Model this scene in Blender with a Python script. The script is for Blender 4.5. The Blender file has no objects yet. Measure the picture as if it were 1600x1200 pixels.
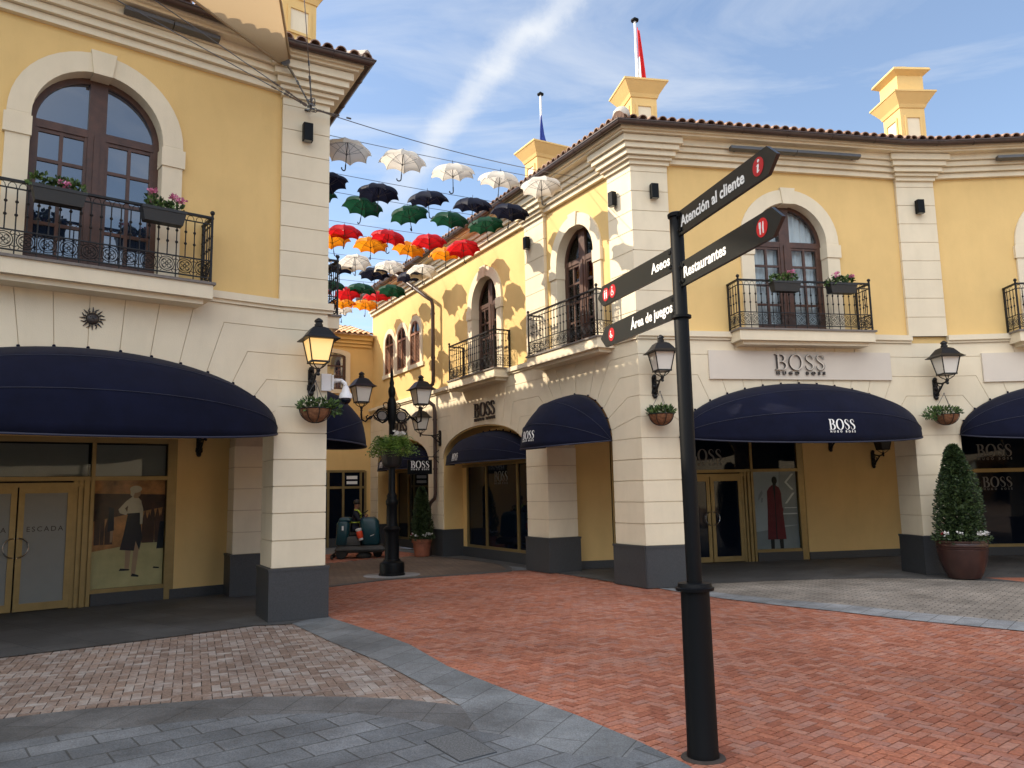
import bpy, bmesh, math, random
from mathutils import Vector, Matrix
from mathutils.geometry import tessellate_polygon
random.seed(7)
sc = bpy.context.scene
COL = sc.collection
pi = math.pi
rad = math.radians

# ------------------------------------------------------------------ materials
def mat(name, col, rough=.6, metal=0., var=.0, scale=4., bump=0., bscale=60., col2=None, island=0., spec=.5, sheen=0., streak=0.):
    m = bpy.data.materials.new(name); m.use_nodes = True
    nt = m.node_tree; N = nt.nodes; L = nt.links
    b = N['Principled BSDF']
    b.inputs['Roughness'].default_value = rough
    b.inputs['Metallic'].default_value = metal
    b.inputs['Specular IOR Level'].default_value = spec
    if sheen: b.inputs['Sheen Weight'].default_value = sheen
    c = (*col, 1)
    b.inputs['Base Color'].default_value = c
    tc = N.new('ShaderNodeTexCoord')
    if var or island or col2:
        nz = N.new('ShaderNodeTexNoise'); nz.inputs['Scale'].default_value = scale; nz.inputs['Detail'].default_value = 6
        nz.inputs['Roughness'].default_value = .65
        L.new(tc.outputs['Object'], nz.inputs['Vector'])
        rp = N.new('ShaderNodeValToRGB')
        lo = col2 if col2 else tuple(max(0, x*(1-var)) for x in col)
        hi = col if col2 else tuple(min(1, x*(1+var)) for x in col)
        rp.color_ramp.elements[0].position = .3; rp.color_ramp.elements[1].position = .7
        rp.color_ramp.elements[0].color = (*lo, 1); rp.color_ramp.elements[1].color = (*hi, 1)
        if island:
            g = N.new('ShaderNodeNewGeometry')
            mx = N.new('ShaderNodeMath'); mx.operation = 'MULTIPLY_ADD'
            mx.inputs[1].default_value = island
            L.new(g.outputs['Random Per Island'], mx.inputs[0])
            sc2 = N.new('ShaderNodeMath'); sc2.operation = 'MULTIPLY'; sc2.inputs[1].default_value = 1-island
            L.new(nz.outputs['Fac'], sc2.inputs[0]); L.new(sc2.outputs[0], mx.inputs[2])
            L.new(mx.outputs[0], rp.inputs['Fac'])
        else:
            L.new(nz.outputs['Fac'], rp.inputs['Fac'])
        L.new(rp.outputs['Color'], b.inputs['Base Color'])
    if streak:
        mp2 = N.new('ShaderNodeMapping'); mp2.inputs['Scale'].default_value = (1.5, 1.5, .35); L.new(tc.outputs['Object'], mp2.inputs['Vector'])
        n5 = N.new('ShaderNodeTexNoise'); n5.inputs['Scale'].default_value = 1.6; n5.inputs['Detail'].default_value = 8; n5.inputs['Roughness'].default_value = .62; L.new(mp2.outputs[0], n5.inputs['Vector'])
        r5 = N.new('ShaderNodeValToRGB'); r5.color_ramp.elements[0].position = .30; r5.color_ramp.elements[1].position = .52
        r5.color_ramp.elements[0].color = (1-streak, 1-streak, 1-streak*1.1, 1); r5.color_ramp.elements[1].color = (1, 1, 1, 1); L.new(n5.outputs['Fac'], r5.inputs['Fac'])
        m5 = N.new('ShaderNodeMixRGB'); m5.blend_type = 'MULTIPLY'; m5.inputs['Fac'].default_value = 1
        L.new(rp.outputs['Color'], m5.inputs[1]); L.new(r5.outputs['Color'], m5.inputs[2]); L.new(m5.outputs[0], b.inputs['Base Color'])
    if bump:
        n2 = N.new('ShaderNodeTexNoise'); n2.inputs['Scale'].default_value = bscale; n2.inputs['Detail'].default_value = 4
        L.new(tc.outputs['Object'], n2.inputs['Vector'])
        bp = N.new('ShaderNodeBump'); bp.inputs['Strength'].default_value = bump; bp.inputs['Distance'].default_value = .01
        L.new(n2.outputs['Fac'], bp.inputs['Height']); L.new(bp.outputs['Normal'], b.inputs['Normal'])
    return m

M = {}
M['yellow'] = mat('yellow_stucco', (.72, .505, .215), .85, var=.07, scale=.55, bump=.25, bscale=90, spec=.2, streak=.05)
M['cream'] = mat('cream_stone', (.73, .645, .485), .8, var=.05, scale=1.3, bump=.2, bscale=80, spec=.25, streak=.07)
M['creamdark'] = mat('joint_mortar', (.54, .45, .32), .9, var=.1, scale=3)
M['granite'] = mat('grey_granite', (.037, .041, .047), .5, var=.3, scale=60, bump=.1, bscale=120)
M['slate'] = mat('slate_edge', (.16, .14, .125), .6, var=.2, scale=20)
M['navy'] = mat('navy_canvas', (.0042, .0058, .019), .92, var=.3, scale=2.2, bump=.6, bscale=5, spec=.15, sheen=.04)
M['iron'] = mat('black_iron', (.007, .007, .008), .45, metal=.0, bump=.1, bscale=90, spec=.35)
M['black'] = mat('black_paint', (.0025, .0035, .005), .5, bump=.05, bscale=160, spec=.16)
M['wood'] = mat('brown_wood', (.068, .029, .018), .45, var=.35, scale=6, bump=.1, bscale=40)
M['gold'] = mat('gold_metal', (.28, .21, .09), .42, metal=.55, var=.12, scale=5)
M['gutter'] = mat('brown_gutter', (.055, .032, .026), .4, var=.25, scale=3, spec=.5)
M['seam'] = mat('navy_seam', (.016, .019, .04), .7, var=.1)
M['tile'] = mat('clay_tile', (.36, .225, .155), .8, col2=(.17, .095, .065), scale=3, island=.6, bump=.3, bscale=40)
M['paletile'] = mat('pale_clay_tile', (.66, .45, .26), .8, col2=(.46, .27, .14), scale=3, island=.6, bump=.3, bscale=40)
M['mortar'] = mat('ridge_mortar', (.5, .45, .38), .9, var=.2, scale=8, bump=.5, bscale=30)
M['white'] = mat('white_plastic', (.75, .76, .78), .35, var=.03)
M['whitesign'] = mat('white_lettering', (.82, .82, .80), .5, var=.02)
M['red'] = mat('red_disc', (.62, .012, .016), .4, var=.05)
M['darkred'] = mat('dark_red_disc', (.45, .012, .02), .4, var=.05)
M['grey'] = mat('grey_metal', (.10, .10, .105), .4, metal=.4, var=.1)
M['steel'] = mat('steel_cable', (.16, .16, .17), .35, metal=.9, var=.1)
M['chrome'] = mat('polished_steel', (.55, .55, .55), .2, metal=1., var=.05)
M['terracotta'] = mat('terracotta', (.26, .085, .045), .65, var=.25, scale=7, bump=.15)
M['glazed'] = mat('brown_glazed_pot', (.055, .022, .017), .3, col2=(.026, .011, .010), scale=4, bump=.05, bscale=30)
M['soil'] = mat('dark_soil', (.03, .02, .008), .95, var=.4, scale=30, bump=.6)
M['coir'] = mat('coir_liner', (.20, .09, .042), .95, var=.45, scale=25, bump=.8, bscale=90)
M['leaf'] = mat('leaf_green', (.085, .15, .035), .5, col2=(.018, .045, .012), scale=6, island=.7, spec=.4)
M['darkleaf'] = mat('dark_leaf_green', (.06, .095, .03), .5, col2=(.010, .024, .009), scale=5, island=.7, spec=.4)
M['fern'] = mat('fern_green', (.20, .32, .05), .5, col2=(.055, .13, .02), scale=6, island=.7, spec=.4)
M['petalwhite'] = mat('white_petals', (.8, .78, .76), .6, var=.04, scale=20)
M['petalpink'] = mat('pink_petals', (.66, .22, .38), .6, var=.2, scale=20)
M['petalred'] = mat('dark_red_petals', (.25, .012, .02), .6, var=.2, scale=20)
M['box'] = mat('dark_grey_plastic', (.014, .015, .016), .5, var=.1, scale=9)
M['teal'] = mat('teal_plastic', (.005, .048, .066), .4, var=.08, scale=4)
M['darkplastic'] = mat('dark_plastic', (.03, .03, .028), .55, var=.15, scale=6)
M['rubber'] = mat('black_rubber', (.012, .012, .012), .8, var=.1)
M['skin'] = mat('skin', (.22, .10, .06), .55, var=.06)
M['hair'] = mat('dark_hair', (.010, .008, .007), .6, var=.2)
M['cloth'] = mat('dark_navy_cloth', (.012, .014, .026), .9, var=.15, scale=12)
M['hivis'] = mat('yellow_hi_vis', (.50, .62, .06), .6, var=.05)
M['orange'] = mat('orange_red_plastic', (.75, .07, .02), .45, var=.06)
M['blueflag'] = mat('blue_flag_cloth', (.012, .035, .24), .75, var=.1)
M['redflag'] = mat('red_flag_cloth', (.66, .025, .03), .75, var=.08)
M['curtain'] = mat('white_curtain', (.74, .77, .82), .9, var=.06, scale=5)
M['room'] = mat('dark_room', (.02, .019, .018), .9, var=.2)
M['blind'] = mat('grey_roller_blind', (.20, .20, .185), .7, var=.05)
M['frost'] = mat('frosted_door_glass', (.22, .24, .235), .35, var=.05, scale=2)
M['letter'] = mat('dark_bronze_letter', (.035, .028, .026), .4, var=.2)
M['panel'] = mat('off_white_panel', (.62, .56, .48), .55, var=.03, scale=2)
M['grout'] = mat('paving_grout', (.045, .035, .03), .95, var=.3, scale=20)

def glass(name, col, alpha, rough=.03):
    m = bpy.data.materials.new(name); m.use_nodes = True
    nt = m.node_tree; N = nt.nodes; L = nt.links
    b = N['Principled BSDF']; b.inputs['Base Color'].default_value = (*col, 1); b.inputs['Roughness'].default_value = rough
    b.inputs['IOR'].default_value = 1.52; b.inputs['Specular IOR Level'].default_value = .6
    tc = N.new('ShaderNodeTexCoord'); nz = N.new('ShaderNodeTexNoise'); nz.inputs['Scale'].default_value = .9
    L.new(tc.outputs['Object'], nz.inputs['Vector'])
    bp = N.new('ShaderNodeBump'); bp.inputs['Strength'].default_value = .04; bp.inputs['Distance'].default_value = .05
    L.new(nz.outputs['Fac'], bp.inputs['Height']); L.new(bp.outputs['Normal'], b.inputs['Normal'])
    if alpha < 1:
        t = N.new('ShaderNodeBsdfTransparent'); t.inputs['Color'].default_value = (.9, .93, .93, 1)
        g = N.new('ShaderNodeBsdfGlossy'); g.inputs['Roughness'].default_value = rough
        L.new(bp.outputs['Normal'], g.inputs['Normal'])
        f = N.new('ShaderNodeFresnel'); f.inputs['IOR'].default_value = 1.27
        ad = N.new('ShaderNodeMath'); ad.operation = 'ADD'; ad.inputs[1].default_value = .0
        L.new(f.outputs['Fac'], ad.inputs[0])
        mx = N.new('ShaderNodeMixShader')
        L.new(ad.outputs[0], mx.inputs['Fac']); L.new(t.outputs[0], mx.inputs[1]); L.new(g.outputs[0], mx.inputs[2])
        L.new(mx.outputs[0], N['Material Output'].inputs['Surface'])
    return m
M['glassblue'] = glass('reflective_window_glass', (.012, .02, .04), 1)
M['glassblue'].node_tree.nodes['Principled BSDF'].inputs['Specular IOR Level'].default_value = 1.0
M['glassblue'].node_tree.nodes['Principled BSDF'].inputs['IOR'].default_value = 1.9
M['glassclear'] = glass('clear_window_glass', (1, 1, 1), .9)
M['glassvinyl'] = glass('thin_display_glass', (1, 1, 1), .9)
for q_n in M['glassvinyl'].node_tree.nodes:
    if q_n.type == 'FRESNEL': q_n.inputs['IOR'].default_value = 1.13
M['glassdark'] = glass('dark_shop_glass', (.003, .006, .013), 1)
M['glassdark'].node_tree.nodes['Principled BSDF'].inputs['IOR'].default_value = 1.28
M['glassgrey'] = glass('grey_shop_glass', (.045, .046, .046), 1, .06)
M['lampglass'] = glass('frosted_lamp_glass', (.68, .66, .60), 1, .35)

def emissive(name, col, e, base):
    m = mat(name, base, .4)
    b = m.node_tree.nodes['Principled BSDF']
    b.inputs['Emission Color'].default_value = (*col, 1); b.inputs['Emission Strength'].default_value = e
    return m
M['lit'] = emissive('lit_lamp_glass', (1, .58, .18), .26, (.7, .55, .3))
# warm bulb glow strongest behind the middle of the lit panes
def canopy_mat(name, col, tr):
    m = bpy.data.materials.new(name); m.use_nodes = True
    nt = m.node_tree; N = nt.nodes; L = nt.links
    b = N['Principled BSDF']; b.inputs['Base Color'].default_value = (*col, 1); b.inputs['Roughness'].default_value = .65
    b.inputs['Specular IOR Level'].default_value = .3
    tc = N.new('ShaderNodeTexCoord'); nz = N.new('ShaderNodeTexNoise'); nz.inputs['Scale'].default_value = 9
    L.new(tc.outputs['Object'], nz.inputs['Vector'])
    bp = N.new('ShaderNodeBump'); bp.inputs['Strength'].default_value = .15; bp.inputs['Distance'].default_value = .02
    L.new(nz.outputs['Fac'], bp.inputs['Height']); L.new(bp.outputs['Normal'], b.inputs['Normal'])
    t = N.new('ShaderNodeBsdfTranslucent'); t.inputs['Color'].default_value = (*tr, 1)
    mx = N.new('ShaderNodeMixShader'); mx.inputs['Fac'].default_value = .42
    L.new(b.outputs[0], mx.inputs[1]); L.new(t.outputs[0], mx.inputs[2]); L.new(mx.outputs[0], N['Material Output'].inputs['Surface'])
    return m
UM = {'white': canopy_mat('white_canopy', (.80, .77, .70), (.86, .80, .70)),
      'navy': canopy_mat('navy_canopy', (.014, .018, .040), (.008, .010, .022)),
      'green': canopy_mat('green_canopy', (.010, .065, .036), (.010, .06, .03)),
      'red': canopy_mat('red_canopy', (.58, .014, .024), (.62, .014, .018)),
      'orange': canopy_mat('orange_canopy', (.82, .30, .02), (.90, .30, .012))}

# ------------------------------------------------------------------ mesh builder
class MB:
    def __init__(s, T=None): s.v = []; s.f = []; s.mi = []; s.T = T; s.m = 0
    def add(s, vs, fs):
        o = len(s.v)
        for p in vs:
            p = Vector(p)
            s.v.append(s.T @ p if s.T is not None else p)
        for f in fs: s.f.append([o+i for i in f]); s.mi.append(s.m)
        return s
    def box(s, x0, x1, y0, y1, z0, z1):
        if x0 > x1: x0, x1 = x1, x0
        if y0 > y1: y0, y1 = y1, y0
        v = [(x0,y0,z0),(x1,y0,z0),(x1,y1,z0),(x0,y1,z0),(x0,y0,z1),(x1,y0,z1),(x1,y1,z1),(x0,y1,z1)]
        return s.add(v, [(0,3,2,1),(4,5,6,7),(0,1,5,4),(1,2,6,5),(2,3,7,6),(3,0,4,7)])
    def frustum(s, c0, w0, d0, z0, w1, d1, z1):
        x, y = c0
        v = [(x-w0,y-d0,z0),(x+w0,y-d0,z0),(x+w0,y+d0,z0),(x-w0,y+d0,z0),(x-w1,y-d1,z1),(x+w1,y-d1,z1),(x+w1,y+d1,z1),(x-w1,y+d1,z1)]
        return s.add(v, [(0,3,2,1),(4,5,6,7),(0,1,5,4),(1,2,6,5),(2,3,7,6),(3,0,4,7)])
    def prism(s, poly, y0, y1, back=True):          # polygon in x,z (any turn), from y0 (front) to y1
        a = sum(poly[i][0]*poly[(i+1)%len(poly)][1]-poly[(i+1)%len(poly)][0]*poly[i][1] for i in range(len(poly)))
        if a < 0: poly = poly[::-1]
        n = len(poly)
        tri = tessellate_polygon([[Vector((p[0], p[1], 0)) for p in poly]])
        v = [(p[0], y0, p[1]) for p in poly]+[(p[0], y1, p[1]) for p in poly]
        f = []
        for t in tri:
            q = [poly[i] for i in t]
            ar = (q[1][0]-q[0][0])*(q[2][1]-q[0][1])-(q[2][0]-q[0][0])*(q[1][1]-q[0][1])
            t = tuple(t) if ar > 0 else tuple(t)[::-1]
            f.append(t)
            if back: f.append(tuple(n+i for i in t[::-1]))
        for i in range(n):
            j = (i+1) % n; f.append((i, n+i, n+j, j))
        return s.add(v, f)
    def plan(s, poly, z0, z1):                       # polygon in x,y extruded in z
        a = sum(poly[i][0]*poly[(i+1)%len(poly)][1]-poly[(i+1)%len(poly)][0]*poly[i][1] for i in range(len(poly)))
        if a < 0: poly = poly[::-1]
        n = len(poly)
        tri = tessellate_polygon([[Vector((p[0], p[1], 0)) for p in poly]])
        v = [(p[0], p[1], z1) for p in poly]+[(p[0], p[1], z0) for p in poly]
        f = []
        for t in tri:
            q = [poly[i] for i in t]
            ar = (q[1][0]-q[0][0])*(q[2][1]-q[0][1])-(q[2][0]-q[0][0])*(q[1][1]-q[0][1])
            t = tuple(t) if ar > 0 else tuple(t)[::-1]
            f.append(t); f.append(tuple(n+i for i in t[::-1]))
        for i in range(n):
            j = (i+1) % n; f.append((i, n+i, n+j, j))
        return s.add(v, f)
    def tube(s, pts, r, n=8, closed=False):
        pts = [Vector(p) for p in pts]; k = len(pts)
        rs = r if isinstance(r, (list, tuple)) else [r]*k
        v = []; f = []; up = None
        for i, p in enumerate(pts):
            a = pts[(i-1) % k] if (closed or i > 0) else p
            b = pts[(i+1) % k] if (closed or i < k-1) else p
            d = (b-a); d = d.normalized() if d.length > 1e-9 else Vector((0, 0, 1))
            if up is None: up = Vector((0, 0, 1)) if abs(d.z) < .9 else Vector((1, 0, 0))
            u = d.cross(up)
            if u.length < 1e-6: u = d.cross(Vector((0, 1, 0)))
            u.normalize(); w = u.cross(d).normalized(); up = w
            for j in range(n):
                t = 2*pi*j/n; v.append(p+(u*math.cos(t)+w*math.sin(t))*rs[i])
        for i in range(k if closed else k-1):
            for j in range(n):
                a = i*n+j; b = i*n+(j+1) % n; i2 = (i+1) % k; c = i2*n+(j+1) % n; d2 = i2*n+j
                f.append((a, d2, c, b))
        if not closed:
            f.append(tuple(range(n))); f.append(tuple((k-1)*n+j for j in range(n-1, -1, -1)))
        return s.add(v, f)
    def lathe(s, prof, n=16, c=(0, 0, 0), a0=0):
        v = []; f = []; k = len(prof)
        for r, z in prof:
            for j in range(n):
                t = a0+2*pi*j/n; v.append((c[0]+r*math.cos(t), c[1]+r*math.sin(t), c[2]+z))
        for i in range(k-1):
            for j in range(n):
                f.append((i*n+j, i*n+(j+1) % n, (i+1)*n+(j+1) % n, (i+1)*n+j))
        f.append(tuple(range(n-1, -1, -1))); f.append(tuple((k-1)*n+j for j in range(n)))
        return s.add(v, f)
    def ball(s, c, r, n=8):
        m = max(4, n//2); return s.lathe([(max(1e-4, r*math.sin(pi*i/m)), -r*math.cos(pi*i/m)) for i in range(m+1)], n, c)
    def grid(s, fn, nu, nv):                         # sheet: fn(u,v) -> point
        v = [fn(i/nu, j/nv) for i in range(nu+1) for j in range(nv+1)]
        f = [(i*(nv+1)+j, (i+1)*(nv+1)+j, (i+1)*(nv+1)+j+1, i*(nv+1)+j+1) for i in range(nu) for j in range(nv)]
        return s.add(v, f)
    def glyph(s, vs, fs, fn, d=.01):                 # 2-D faces set on a surface fn(x,y,out)
        cnt = {}
        for f in fs:
            for i in range(len(f)):
                e = (f[i], f[(i+1) % len(f)])
                cnt[e] = 1
        n = len(vs)
        v = [fn(x, y, d) for x, y in vs]+[fn(x, y, 0) for x, y in vs]
        ff = [tuple(f) for f in fs]
        for (a, b) in cnt:
            if (b, a) not in cnt: ff.append((a, n+a, n+b, b))
        return s.add(v, ff)
    def leaf(s, p, d, nrm, l, w):
        d = Vector(d).normalized(); u = d.cross(Vector(nrm))
        if u.length < 1e-4: u = d.cross(Vector((.3, .5, .8)))
        u.normalize(); p = Vector(p); k = u.cross(d)*l*.12
        return s.add([p, p+d*l*.5+u*w*.5-k, p+d*l, p+d*l*.5-u*w*.5-k], [(0, 1, 2, 3)])
    def build(s, name, mats, parent=None, MW=None, smooth=False, auto=None):
        me = bpy.data.meshes.new(name)
        me.from_pydata([tuple(p) for p in s.v], [], s.f)
        for m in (mats if isinstance(mats, list) else [mats]): me.materials.append(m)
        if isinstance(mats, list): me.polygons.foreach_set('material_index', s.mi)
        if smooth:
            me.polygons.foreach_set('use_smooth', [True]*len(me.polygons))
            if auto is not None: me.set_sharp_from_angle(angle=rad(auto))
        me.update()
        o = bpy.data.objects.new(name, me); COL.objects.link(o)
        place(o, parent, MW)
        return o

WM = {}
def place(o, parent, MW):
    if parent is not None:
        o.parent = parent; pw = WM[parent.name]
        MW = pw if MW is None else MW
        o.matrix_basis = pw.inverted() @ MW
    else:
        MW = Matrix.Identity(4) if MW is None else MW
        o.matrix_basis = MW
    WM[o.name] = MW.copy()
def tag(o, label, cat, group=None, kind=None):
    if label: o['label'] = label
    if cat: o['category'] = cat
    if group: o['group'] = group
    if kind: o['kind'] = kind
    return o
def thing(name, label, cat, MW, group=None):
    o = bpy.data.objects.new(name, None); COL.objects.link(o); o.empty_display_size = .1
    place(o, None, MW); return tag(o, label, cat, group)
def copy_tree(o, MW, label=None, parent=None):
    c = o.copy(); COL.objects.link(c)
    if parent is None:
        c.matrix_basis = MW; WM[c.name] = MW.copy()
        if label: c['label'] = label
    else:
        c.parent = parent; WM[c.name] = WM[parent.name] @ c.matrix_basis
    for ch in [x for x in bpy.data.objects if x.parent == o]: copy_tree(ch, None, None, c)
    return c
def structure(o): o['kind'] = 'structure'; return o

def hdir(h): return Vector((math.sin(rad(h)), math.cos(rad(h)), 0))
def frame(p, h, z=0.):                                # X along the wall, Y into the wall, Z up
    X = hdir(h); Y = hdir(h-90)
    m = Matrix.Identity(4)
    for i in range(3):
        m[i][0] = X[i]; m[i][1] = Y[i]; m[i][2] = (0, 0, 1)[i]
    m[0][3], m[1][3], m[2][3] = p[0], p[1], z
    return m
def at(F, x, y=0., z=0.): return F @ Vector((x, y, z))
def sub(F, x, y=0., z=0., rz=0.): return F @ Matrix.Translation((x, y, z)) @ Matrix.Rotation(rz, 4, 'Z')

# ------------------------------------------------------------------ lettering
def txt(s, size, off=.0, spacing=1., align='CENTER', shear=0.):
    cu = bpy.data.curves.new('t', 'FONT'); cu.body = s; cu.size = size; cu.align_x = align; cu.align_y = 'BOTTOM_BASELINE'
    cu.offset = off; cu.space_character = spacing; cu.resolution_u = 3; cu.fill_mode = 'BOTH'; cu.shear = shear
    o = bpy.data.objects.new('t', cu); COL.objects.link(o)
    dg = bpy.context.evaluated_depsgraph_get(); e = o.evaluated_get(dg); me = e.to_mesh()
    vs = [(v.co.x, v.co.y) for v in me.vertices]; fs = []
    for p in me.polygons:
        f = list(p.vertices)
        a = sum(vs[f[i]][0]*vs[f[(i+1) % len(f)]][1]-vs[f[(i+1) % len(f)]][0]*vs[f[i]][1] for i in range(len(f)))
        fs.append(f if a > 0 else f[::-1])
    e.to_mesh_clear(); bpy.data.objects.remove(o); bpy.data.curves.remove(cu)
    return vs, fs
def ribbon(pts, ws):
    vs = []; fs = []; k = len(pts)
    for i, (x, y) in enumerate(pts):
        a = pts[max(0, i-1)]; b = pts[min(k-1, i+1)]
        dx, dy = b[0]-a[0], b[1]-a[1]; l = math.hypot(dx, dy) or 1
        nx, ny = -dy/l, dx/l
        vs += [(x+nx*ws[i], y+ny*ws[i]), (x-nx*ws[i], y-ny*ws[i])]
    for i in range(k-1): fs.append([2*i+1, 2*i+3, 2*i+2, 2*i])
    return vs, fs
def joinp(parts):
    V = []; Fs = []
    for vs, fs in parts:
        o = len(V); V += vs; Fs += [[o+i for i in f] for f in fs]
    return V, Fs
def rect2(x0, x1, y0, y1): return [(x0, y0), (x1, y0), (x1, y1), (x0, y1)], [[0, 1, 2, 3]]
def arc2(cx, cy, rx, ry, a0, a1, wf, n=18):
    ts = [a0+(a1-a0)*i/n for i in range(n+1)]
    return ribbon([(cx+rx*math.cos(t), cy+ry*math.sin(t)) for t in ts], [wf(t) for t in ts])
def logo(bold=1.):
    k = bold
    B = [rect2(.10, .10+.15*k, 0, 1), rect2(0, .10, 0, .035), rect2(0, .10, .965, 1),
         rect2(.10+.15*k, .34, .965, 1), rect2(.10+.15*k, .36, .5, .535), rect2(.10+.15*k, .38, 0, .035),
         arc2(.32, .758, .20, .225, pi/2, -pi/2, lambda t: .017+.062*k*abs(math.cos(t))),
         arc2(.36, .268, .24, .25, pi/2, -pi/2, lambda t: .017+.066*k*abs(math.cos(t)))]
    O = [arc2(.42, .5, .335, .495, 0, 2*pi, lambda t: .018+.07*k*abs(math.cos(t)), 36)]
    sp = [(.46, .70), (.455, .80), (.41, .91), (.32, .975), (.22, .97), (.13, .90), (.10, .79), (.13, .67), (.22, .58), (.33, .49), (.43, .40), (.47, .28), (.45, .15), (.36, .04), (.25, .005), (.14, .06), (.075, .17), (.06, .30)]
    sw = [.006, .014, .018, .02, .028, .05*k, .066*k, .074*k, .078*k, .08*k, .078*k, .072*k, .058*k, .03, .02, .018, .014, .006]
    S = [ribbon(sp[::-1], sw[::-1])]
    out = []; x = 0
    for g, w in ((B, .74), (O, .90), (S, .61), (S, .56)):
        vs, fs = joinp(g); out.append(([(a+x, b) for a, b in vs], fs)); x += w
    vs, fs = joinp(out); vs = [(a-x/2, b) for a, b in vs]
    return vs, fs, x
LOGO = logo(1.0); LOGOTHIN = logo(.55)
HUGO = txt('HUGO BOSS', 1., .035, 2.1)
hw_ = max(v[0] for v in HUGO[0])-min(v[0] for v in HUGO[0])
def shop_name(mb, fn, h, d=.012, lg=LOGO, tail=True):      # big word of height h with the small line under it, centred, baseline at y=0
    vs, fs, w = lg
    mb.glyph([(x*h, y*h) for x, y in vs], fs, fn, d)
    if tail:
        k = w*h*.96/hw_
        mb.glyph([(x*k, y*k*1.0-h*.27) for x, y in HUGO[0]], HUGO[1], fn, d)

# ------------------------------------------------------------------ frames measured on the place
CR = Vector((2.36, 14.483, 0)); CLf = Vector((-2.831, 11.941, 0)); LMp = Vector((-3.481, 11.584, 0))
FA = frame(CR, 78.6); FAL = frame(CR, 150.65)
FP2 = frame(at(FA, 5.8), 85.75); FB = frame(at(FP2, .78), 92.9)
FLP = frame(CLf, 61.2); FLM = frame(LMp, 51.9); FLA = frame(CLf, -29.35)
FLN = frame(at(FLM, -5.85), 38)                       # next bay of the left building, towards and past the camera
FLN = frame(at(FLM, -5.85) - hdir(38)*9.0, 38)
FX = frame(at(FAL, -15.0), 60.65)

right = thing('corner_building', 'yellow and cream two storey building with rounded corner and long arcade on the right', 'building', Matrix.Translation(CR))
left = thing('arcade_building', 'yellow two storey building on the left with a large wide navy awning', 'building', Matrix.Translation(CLf))
far = thing('low_yellow_building', 'low yellow building with pale tiles closing the end of the alley', 'building', frame(at(FAL, -15.0), 60.65))

ZS = 2.70; CO = .392; ZSTR = 4.55
def course(k): return .74+CO*k

# ------------------------------------------------------------------ arch geometry
class Arch:
    def __init__(s, xc, a, b=1.0, zs=ZS):
        s.xc, s.a, s.b, s.zs = xc, a, b, zs
        n = 400; t = [pi*i/n for i in range(n+1)]; L = [0]
        for i in range(n):
            p, q = s.pt(t[i]), s.pt(t[i+1]); L.append(L[-1]+math.hypot(p[0]-q[0], p[1]-q[1]))
        s.t, s.L, s.tot = t, L, L[-1]
        f = min(1., s.tot/2*.72/1.74)
        h = [0, .28*f, .62*f, .98*f, 1.36*f, 1.74*f]
        s.side = [s.tat(x) for x in h]                # t for joints 5..10 on the right side
        mid = s.tot-2*h[-1]; c = max(1, round(mid/.40))
        s.mid = [s.tat(h[-1]+mid*i/c) for i in range(c+1)]
    def pt(s, t): return (s.xc+s.a*math.cos(t), s.zs+s.b*math.sin(t))
    def tat(s, l):
        for i in range(len(s.L)-1):
            if s.L[i+1] >= l:
                u = (l-s.L[i])/max(1e-9, s.L[i+1]-s.L[i]); return s.t[i]+(s.t[i+1]-s.t[i])*u
        return s.t[-1]
    def nrm(s, t):
        x, z = math.cos(t)/s.a, math.sin(t)/s.b; l = math.hypot(x, z); return (x/l, z/l)
    def joint(s, k, side):                            # points of joint k from arch outwards; side +1 right, -1 left
        if k <= 5: return [(s.xc+side*s.a, course(k))], 0
        t = s.side[k-5]; t = t if side > 0 else pi-t
        p = s.pt(t); n = s.nrm(t); z = course(k) if k < 10 else ZSTR
        lam = max(.02, (z-p[1])/max(.15, n[1]))
        return [p, (p[0]+n[0]*lam, z)], t
    def arcpts(s, t0, t1):
        n = max(1, int(abs(t1-t0)/.06)); return [s.pt(t0+(t1-t0)*i/n) for i in range(n+1)]
def inset(poly, d):
    a = sum(poly[i][0]*poly[(i+1)%len(poly)][1]-poly[(i+1)%len(poly)][0]*poly[i][1] for i in range(len(poly)))
    if a < 0: poly = poly[::-1]
    P = []
    for p in poly:
        if not P or math.hypot(p[0]-P[-1][0], p[1]-P[-1][1]) > 1e-4: P.append(p)
    if math.hypot(P[0][0]-P[-1][0], P[0][1]-P[-1][1]) < 1e-4: P.pop()
    out = []; n = len(P)
    for i in range(n):
        p0, p, p1 = P[i-1], P[i], P[(i+1) % n]
        e0 = (p[0]-p0[0], p[1]-p0[1]); e1 = (p1[0]-p[0], p1[1]-p[1])
        l0 = math.hypot(*e0); l1 = math.hypot(*e1)
        n0 = (-e0[1]/l0, e0[0]/l0); n1 = (-e1[1]/l1, e1[0]/l1)
        k = 1+n0[0]*n1[0]+n0[1]*n1[1]; k = max(k, .35)
        out.append((p[0]+(n0[0]+n1[0])*d/k, p[1]+(n0[1]+n1[1])*d/k))
    return out

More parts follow.
